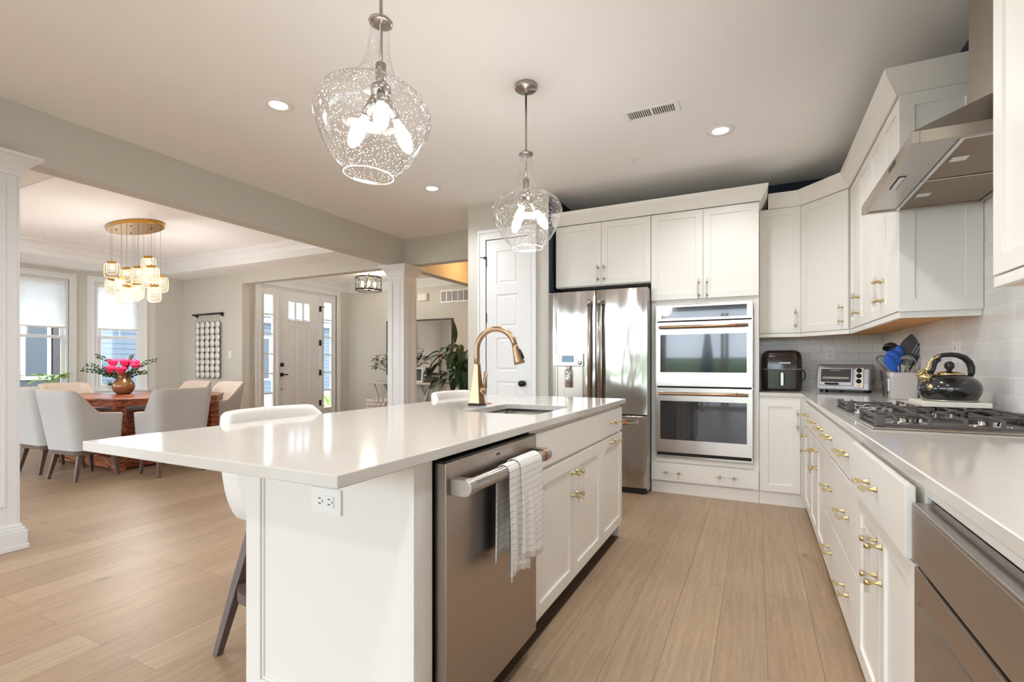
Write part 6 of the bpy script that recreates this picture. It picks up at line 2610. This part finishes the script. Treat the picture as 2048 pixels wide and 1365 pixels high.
for (x, y, z, e) in SH:
    lx, ly, lz = x - CHX, y - CHY, z - CHZ
    ang_ = radians(26 + random.uniform(-14, 14)) if e == 0 else radians(116 + random.uniform(-8, 8))
    fm = Matrix.Translation((lx, ly, lz)) @ Matrix.Rotation(ang_, 4, 'Z')
    MB().tube([(lx, ly, -0.045), (lx, ly, lz + 0.1)], 0.0016, 5).obj('cord', 'nickel', ch)
    hw2, hh2 = (0.088, 0.094)
    q = MB()
    th = 0.011
    # rounded square plate in xz plane, thickness along y
    def rrect(hx, hz, r, yy, n=5):
        out = []
        for (cx, cz2, a0) in ((hx - r, hz - r, 0), (-hx + r, hz - r, 90), (-hx + r, -hz + r, 180), (hx - r, -hz + r, 270)):
            for k in range(n + 1):
                a = radians(a0 + 90 * k / n)
                out.append((cx + r * cos(a), yy, cz2 + r * sin(a)))
        return out
    def plate(q, hx, hz, r, y0, y1, dz=0.0):
        A = [q.bm.verts.new((p[0], y0, p[2] + dz)) for p in rrect(hx, hz, r, 0)]
        B3 = [q.bm.verts.new((p[0], y1, p[2] + dz)) for p in rrect(hx, hz, r, 0)]
        k = len(A)
        q.bm.faces.new(A)
        q.bm.faces.new(B3[::-1])
        for i in range(k):
            q.bm.faces.new((A[i], B3[i], B3[(i + 1) % k], A[(i + 1) % k]))
    plate(q, hw2, hh2, 0.045, -th, th)
    q.xf(fm)
    g = q.obj('glass_plate', 'frostring', ch, bevel=0.003)
    q = MB()
    for (s_, o_) in ((1.0, 0.0), (0.72, 0.018), (0.52, 0.03)):
        # glowing etched outlines
        rr2 = rrect(hw2 * s_ - 0.002, hh2 * s_ - 0.002, 0.045 * s_, 0)
        pts = [Vector((p[0], 0, p[2] + o_)) for p in rr2]
        pts.append(pts[0])
        q.tube(pts, 0.0032, 5)
    q.xf(fm)
    q.obj('etched_ring', 'shadeglow', g)
    q = MB()
    q.sphere((0, 0, 0.035), 0.034, 1, 0.35, 1.1, 14, 8)
    q.xf(fm)
    q.obj('led_glow', 'amberbulb' if e == 2 else 'shadeglow', g)
    q = MB().box(-0.047, 0.047, -0.016, 0.016, 0.082, 0.107).tube([(0, 0, 0.10), (0, 0, 0.118)], 0.006, 8)
    q.xf(fm)
    q.obj('brass_cap', 'goldcanopy', g, bevel=0.001)
l = point('chandelier_light', (0, 0, -1.15), 30, (1.0, 0.96, 0.91), 0.25)
l.parent = ch

# wall art -------------------------------------------------------------------
wa = thing('wall_hanging', 'wall hanging of white discs on strings from a dark rod', 'wall decor', (-8.27, YH, 1.985))
MB().tube([(-0.41, -0.05, -0.005), (0.41, -0.05, 0.0)], 0.014, 10).obj('rod', 'blackmetal', wa)
for x in (-0.34, 0.34):
    MB().tube([(x, 0, -0.03), (x, -0.05, -0.005)], 0.022, 8).obj('bracket', 'blackmetal', wa)
cols, rows = 5, 9
for c in range(cols):
    x = -0.27 + c * 0.135
    q = MB()
    for s in (-0.03, 0.03):
        q.tube([(x + s, -0.05, 0.0), (x + s, -0.05, -0.14)], 0.0015, 4)
    q.obj('string', 'charcoal', wa)
    for r in range(rows):
        z = -0.185 - r * 0.104
        m = Matrix.Translation((x, -0.05 - 0.004 * (r % 2), z)) @ Matrix.Rotation(radians(90), 4, 'X')
        q = MB().lathe([(0, -0.003), (0.0625, -0.003), (0.0625, 0.003), (0, 0.003)], 20, mtx=m)
        q.mi = 1
        q.lathe([(0.0625, -0.0035), (0.0655, -0.0035), (0.0655, 0.0035), (0.0625, 0.0035)], 20, close=True, mtx=m)
        q.obj('disc', ['capiz', 'iron'], wa)

# switches on the dining wall
def plate(label, loc, rz=0.0, w=0.07, h=0.115, name='light_switch', cat='light switch'):
    t = thing(name, label, cat, loc, rz)
    MB().box(-w / 2, w / 2, -0.006, 0, -h / 2, h / 2).obj('cover_plate', 'plastic_w', t, bevel=0.002)
    MB().box(-0.016, 0.016, -0.009, -0.005, -0.033, 0.033).obj('rocker', 'plastic_w', t, bevel=0.001)


plate('white light switch between the wall hanging and the entry opening', (-7.75, YH, 1.30))
plate('white outlet low on the dining wall beside the linen chair', (-8.03, YH, 0.43), name='outlet', cat='outlet')

# ================================================================== FOYER
dp_ = thing('drum_pendant', 'caged bronze drum light hanging in the entry', 'pendant light', (-5.9, 6.45, 2.74))
MB().lathe([(0, 0), (0.065, 0), (0.065, -0.02), (0, -0.025)], 24).obj('canopy', 'bronze', dp_)
MB().tube([(0, 0, -0.02), (0, 0, -0.34)], 0.009, 10).obj('rod', 'bronze', dp_)
q = MB()
R0, za, zb = 0.215, -0.135, -0.345
for z in (za, zb):
    q.lathe([(R0 - 0.003, z - 0.011), (R0 + 0.003, z - 0.011), (R0 + 0.003, z + 0.011), (R0 - 0.003, z + 0.011)], 48, close=True)
q.obj('hoop', 'blackmetal', dp_)
q = MB()
for k in range(10):
    a0 = 2 * pi * k / 10
    pts = []
    for i in range(25):
        b = 2 * pi * i / 24
        a = a0 + 0.36 * cos(b)
        pts.append((R0 * cos(a), R0 * sin(a), (za + zb) / 2 + 0.095 * sin(b)))
    q.tube(pts, 0.0045, 5)
q.obj('ring_cage', 'blackmetal', dp_)
MB().tube([(-R0, 0, zb), (R0, 0, zb)], 0.005, 6).tube([(0, -R0, zb), (0, R0, zb)], 0.005, 6).lathe([(0, zb - 0.01), (0.05, zb - 0.01), (0.05, zb + 0.012), (0, zb + 0.012)], 16).obj('cross_brace', 'bronze', dp_)
for k in range(4):
    a = pi / 4 + k * pi / 2
    x, y = 0.1 * cos(a), 0.1 * sin(a)
    s = MB().tube([(x * 0.3, y * 0.3, zb), (x, y, zb + 0.02), (x, y, zb + 0.06)], 0.011, 8).obj('socket', 'bronze', dp_)
    MB().lathe([(0.011, 0), (0.024, 0.04), (0.026, 0.06), (0.016, 0.085), (0, 0.092)], 14, c=(x, y, zb + 0.06)).obj('bulb', 'amberbulb', s)
l = point('drum_pendant_light', (0, 0, -0.22), 20, (1.0, 0.9, 0.78), 0.1)
l.parent = dp_

# mirror
mr_ = thing('wall_mirror', 'large rectangular mirror in a thin bronze frame in the entry', 'mirror', (-5.73, YF, 1.46))
MB().box(-0.74, 0.74, -0.02, -0.012, -0.50, 0.50).obj('glass', 'mirror', mr_)
q = MB()
q.box(-0.765, -0.735, -0.035, 0, -0.525, 0.525).box(0.735, 0.765, -0.035, 0, -0.525, 0.525).box(-0.735, 0.735, -0.035, 0, 0.497, 0.525).box(-0.735, 0.735, -0.035, 0, -0.525, -0.497)
q.obj('frame', 'darkwoodbox', mr_, bevel=0.002)
# return air vent and door chime
rv = thing('wall_vent', 'white return air grille high on the entry wall', 'vent', (-4.86, YF, 2.39))
q = MB()
q.box(-0.38, 0.38, -0.012, 0, -0.115, -0.09).box(-0.38, 0.38, -0.012, 0, 0.09, 0.115)
for k in range(7):
    x = -0.38 + k * 0.1233
    q.box(x, x + 0.018, -0.012, 0, -0.09, 0.09)
q.obj('frame', 'plastic_w', rv, bevel=0.001)
q = MB()
for k in range(18):
    z = -0.088 + k * 0.01
    q.box(-0.36, 0.36, -0.008, -0.002, z, z + 0.005)
q.obj('louvres', 'grayplastic', rv)
dc_ = thing('door_chime', 'beige door chime box on the entry wall beside the grille', 'door chime', (-5.64, YF, 2.40))
MB().box(-0.09, 0.09, -0.05, 0, -0.065, 0.065).obj('housing', 'board', dc_, bevel=0.006)
MB().box(0.09, 0.125, -0.045, 0, -0.065, 0.065).obj('side_cover', 'washedwood', dc_, bevel=0.004)

# console table
ct = thing('console_table', 'whitewashed console table with crossed legs below the mirror', 'console table', (-5.85, 7.40, 0))
MB().box(-0.72, 0.72, -0.19, 0.19, 0.775, 0.81).obj('top', 'washedwood', ct, bevel=0.003)
for sx in (-1, 1):
    for sy in (-1, 1):
        q = MB()
        q.tube([(sx * 0.66, sy * 0.15, 0.775), (sx * 0.30, sy * 0.15, 0.0)], 0.025, 4, square=True)
        q.obj('leg', 'washedwood', ct)
        q = MB()
        q.tube([(sx * 0.18, sy * 0.15, 0.775), (sx * 0.62, sy * 0.15, 0.0)], 0.025, 4, square=True)
        q.obj('leg', 'washedwood', ct)
MB().box(-0.55, 0.55, -0.1, 0.1, 0.17, 0.20).obj('shelf', 'washedwood', ct, bevel=0.002)
# on it
pf = thing('photo_frame', 'white photo frame leaning on the console table', 'photo frame', (-5.60, 7.40, 0.811), radians(10))
m_ = Matrix.Rotation(radians(-9), 4, 'X')
q = MB()
q.box(-0.10, -0.075, -0.01, 0.01, 0, 0.27).box(0.075, 0.10, -0.01, 0.01, 0, 0.27).box(-0.075, 0.075, -0.01, 0.01, 0, 0.025).box(-0.075, 0.075, -0.01, 0.01, 0.245, 0.27)
q.xf(m_)
q.obj('frame', 'plastic_w', pf, bevel=0.002)
q = MB().box(-0.075, 0.075, -0.002, 0.006, 0.025, 0.245)
q.xf(m_)
q.obj('picture', 'charcoal', pf)
bo = MB()
for k in range(5):
    bo.mi = k % 2
    bo.sphere((0, 0, 0.022 + k * 0.036), 0.024, 1, 1, 0.85, 14, 8)
bo.mi = 0
bo.tube([(0, 0, 0.19), (0, 0, 0.215)], 0.014, 10)
o = bo.obj('bead_figure', ['black', 'plastic_w'])
o.location = (-5.40, 7.36, 0.811)
tag(o, 'black and white stacked bead ornament on the console table', 'ornament')
for (x, y, h, lb) in ((-5.35, 7.48, 0.30, 'left tan taper candle in a dark holder before the mirror'), (-5.13, 7.47, 0.37, 'right tan taper candle in a dark holder before the mirror')):
    t = thing('candle_holder', lb, 'candle holder', (x, y, 0.811))
    MB().lathe([(0, 0), (0.04, 0), (0.042, 0.008), (0.01, 0.02), (0.008, h * 0.5), (0.02, h * 0.55), (0.008, h * 0.6), (0.008, h), (0.022, h + 0.012), (0.018, h + 0.03), (0, h + 0.03)], 16).obj('stand', 'blackmetal', t)
    MB().tube([(0, 0, h + 0.03), (0, 0, h + 0.17)], 0.011, 10).obj('candle', 'candle', t)
bx = thing('storage_box', 'dark brown box at the right end of the console table', 'box', (-5.24, 7.34, 0.811))
MB().box(-0.10, 0.10, -0.07, 0.07, 0, 0.085).obj('body', 'darkwoodbox', bx, bevel=0.003)
MB().box(-0.103, 0.103, -0.073, 0.073, 0.085, 0.105).obj('lid', 'darkwoodbox', bx, bevel=0.003)
# magnolia arrangement behind the column
fl = thing('flower_vase', 'pale magnolia flower arrangement on the console behind the column', 'flower arrangement', (-6.12, 7.36, 0.811))
MB().lathe([(0, 0), (0.05, 0), (0.075, 0.05), (0.07, 0.13), (0.04, 0.18), (0.045, 0.20)], 20).obj('vase', 'ceramic', fl, solid=0.004)
q = MB()
lf = MB()
st = MB()
rnd = random.Random(11)
for k, (dx, dz) in enumerate(((-0.42, 0.30), (-0.30, 0.36), (-0.22, 0.46), (-0.10, 0.50), (0.05, 0.55), (0.22, 0.50), (0.34, 0.42), (0.36, 0.62), (-0.34, 0.44))):
    c = Vector((dx, rnd.uniform(-0.1, 0.05), dz))
    st.tube([(0, 0, 0.18), c * 0.55 + Vector((0, 0, 0.06)), c], 0.005, 6)
    if k % 2 == 0:
        for j in range(7):
            a = 2 * pi * j / 7
            q.grid(leaf_fn(c, (cos(a) * 0.8, sin(a) * 0.8, 0.75), 0.12, 0.05, 0.0), 5, 3)
    for j in range(6):
        a = rnd.uniform(0, 6.28)
        lf.grid(leaf_fn(c * rnd.uniform(0.75, 1.0), (cos(a), sin(a) * 0.6, rnd.uniform(-0.2, 0.4)), 0.14, 0.06, 0.2), 5, 3)
st.obj('stems', 'olive', fl)
q.obj('petals', 'pinkflower', fl, solid=0.002)
lf.obj('leaves', 'olive', fl, solid=0.0015)

# big leafy plant on wire stand
pp = thing('potted_plant', 'large dark green leafy plant on a black wire stand near the entry', 'plant', (-4.02, 6.45, 0))
MB().lathe([(0, 0.52), (0.12, 0.52), (0.15, 0.74), (0.14, 0.74), (0.12, 0.70), (0, 0.70)], 24).obj('pot', 'washedwood', pp)
q = MB()
for k in range(4):
    a = pi / 4 + k * pi / 2
    q.tube([(0.15 * cos(a), 0.15 * sin(a), 0.66), (0.13 * cos(a), 0.13 * sin(a), 0.5), (0.2 * cos(a), 0.2 * sin(a), 0.0)], 0.006, 6)
for z, r in ((0.66, 0.153), (0.5, 0.133)):
    q.tube([(r * cos(2 * pi * k / 24), r * sin(2 * pi * k / 24), z) for k in range(25)], 0.006, 6, caps=False)
q.obj('stand', 'blackmetal', pp)
rnd = random.Random(21)
q = MB()
st = MB()
for k in range(80):
    a = rnd.uniform(0, 2 * pi)
    hgt = rnd.uniform(0.85, 1.45)
    rad = rnd.uniform(0.06, 0.36) * (1.25 - 0.35 * (hgt - 0.85))
    b = Vector((rad * cos(a), rad * sin(a), hgt))
    st.tube([(0, 0, 0.70), Vector((rad * 0.35 * cos(a), rad * 0.35 * sin(a), 0.7 + (hgt - 0.7) * 0.75)), b], 0.005, 5)
    q.grid(leaf_fn(b, (cos(a), sin(a), rnd.uniform(-0.5, 0.5)), rnd.uniform(0.2, 0.3), rnd.uniform(0.10, 0.14), 0.7), 8, 4)
b = Vector((-0.12, -0.05, 1.45))
st.tube([(0, 0, 0.7), (-0.05, 0, 1.1), b], 0.006, 5)
q.grid(leaf_fn(b, (-0.05, 0.0, 1), 0.36, 0.12, 0.0), 8, 4)
st.obj('stems', 'green', pp)
q.obj('leaves', 'green', pp, solid=0.0015)

# woven basket chair/pouf
ps_ = thing('knit_basket', 'chunky cream knitted basket on the entry floor before the column', 'basket', (-5.92, 6.85, 0))
MB().lathe([(0, 0.01), (0.2, 0.0), (0.24, 0.1), (0.26, 0.3), (0.27, 0.48), (0.24, 0.48), (0.22, 0.1), (0, 0.05)], 32).obj('body', 'knit', ps_)
q = MB()
for zz, rr_ in ((0.50, 0.265), (0.44, 0.272), (0.38, 0.268), (0.32, 0.264)):
    for k in range(22):
        a = 2 * pi * (k + 0.5 * (int(zz * 50) % 2)) / 22
        q.sphere((rr_ * cos(a), rr_ * sin(a), zz), 0.036, 1, 1, 0.8, 8, 6)
q.obj('braid', 'knit', ps_)

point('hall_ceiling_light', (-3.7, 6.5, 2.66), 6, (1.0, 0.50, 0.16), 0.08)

# ================================================================== OUTSIDE
# ground sits a little lower than the floor
struct(MB().box(-60, -10.2, -30, 40, -0.42, -0.40).box(-10.2, -7.7, 5.4, 40, -0.42, -0.40).box(-30, 30, -40, -4.4, -0.42, -0.40).obj('ground', 'paving'))
nh = thing('neighbour_house', 'blue-grey sided house with grey shingle roof seen through the entry glass', 'house', (-17, 11.5, -0.4))
MB().box(-8, 0, -5.0, 9, 0.35, 3.2).obj('siding', 'siding', nh)
MB().box(-8, 0.04, -5.0, 9, 0.0, 0.35).obj('foundation', 'paving', nh)
MB().box(-0.1, 0.4, -5.4, 9.4, 3.12, 3.34).obj('fascia', 'trimw', nh)
q = MB()
vs = [q.bm.verts.new(v) for v in ((0.5, -5.4, 3.34), (0.5, 9.4, 3.34), (-4, 9.4, 5.6), (-4, -5.4, 5.6), (0.5, -5.4, 3.26), (0.5, 9.4, 3.26), (-4, 9.4, 5.5), (-4, -5.4, 5.5))]
for f in ((0, 1, 2, 3), (7, 6, 5, 4), (0, 4, 5, 1), (1, 5, 6, 2), (2, 6, 7, 3), (3, 7, 4, 0)):
    q.bm.faces.new([vs[i] for i in f])
q.obj('roof', 'roof', nh)
w_ = MB().box(0, 0.06, 0.4, 1.6, 0.9, 2.6).obj('window', 'trimw', nh)
MB().box(0.06, 0.07, 0.48, 1.52, 0.98, 2.52).obj('pane', 'darkpane', w_)
nh2 = thing('neighbour_house', 'charcoal sided house with shutters seen through the dining windows', 'house', (-14.2, 4.0, -0.4))
MB().box(-6, 0, -6, 1.85, 0, 6.0).obj('siding', 'darksiding', nh2)
for y in (-1.9, 0.35, 1.75):
    MB().box(0, 0.1, y - 0.09, y + 0.09, 0, 6).obj('corner_board', 'trimw', nh2)
for (y0, y1) in ((-1.4, -0.6), (0.85, 1.35)):
    w_ = MB().box(0, 0.07, y0, y1, 1.2, 3.0).obj('window', 'trimw', nh2)
    MB().box(0.07, 0.08, y0 + 0.07, y1 - 0.07, 1.28, 2.92).obj('pane', 'darkpane', w_)
    for s in (y0 - 0.42, y1 + 0.04):
        MB().box(0.0, 0.05, s, s + 0.36, 1.2, 3.0).obj('shutter', 'charcoal', nh2)


def shrub(label, loc, r, m, seed, h=0.8):
    rnd = random.Random(seed)
    t = thing('garden_shrub', label, 'shrub', loc)
    q = MB()
    for k in range(70):
        a = rnd.uniform(0, 6.28)
        rr2 = rnd.uniform(0, r)
        z = rnd.uniform(0.1, h)
        q.grid(leaf_fn((rr2 * cos(a), rr2 * sin(a), z), (cos(a), sin(a), rnd.uniform(0.2, 1.5)), 0.28, 0.07, 0.2), 4, 2)
    q.obj('foliage', m, t)
    st = MB()
    for k in range(4):
        st.tube([(0, 0, 0), (0.15 * cos(k * 1.6), 0.15 * sin(k * 1.6), h * 0.6)], 0.015, 5)
    st.obj('stems', 'olive', t)


shrub('dusty green garden shrub outside the left entry sidelite', (-9.6, 7.0, -0.4), 0.3, 'olive', 4, 0.55)
shrub('bright yellow-green plant outside the right entry sidelite', (-8.9, 8.45, -0.4), 0.22, 'brightgreen', 6, 0.85)
# hedge and lawn behind the camera, seen only in reflections
um = thing('patio_umbrella', 'closed dark patio umbrella reflected in the upper oven window', 'umbrella', (-1.35, -7.2, -0.4))
MB().tube([(0, 0, 0.05), (0, 0, 2.75)], 0.022, 10).obj('pole', 'blackmetal', um)
MB().lathe([(0, 0), (0.26, 0), (0.26, 0.05), (0.05, 0.07), (0, 0.07)], 20).obj('base', 'blackmetal', um)
q = MB()
q.lathe([(0.24, 0.95), (0.22, 1.2), (0.15, 1.8), (0.07, 2.5), (0.0, 2.7)], 16)
q.obj('folded_canopy', 'navy', um, solid=0.01)
struct(MB().box(-30, 30, -24, -22, -0.4, 1.5).obj('trim_hedge', 'grass'))
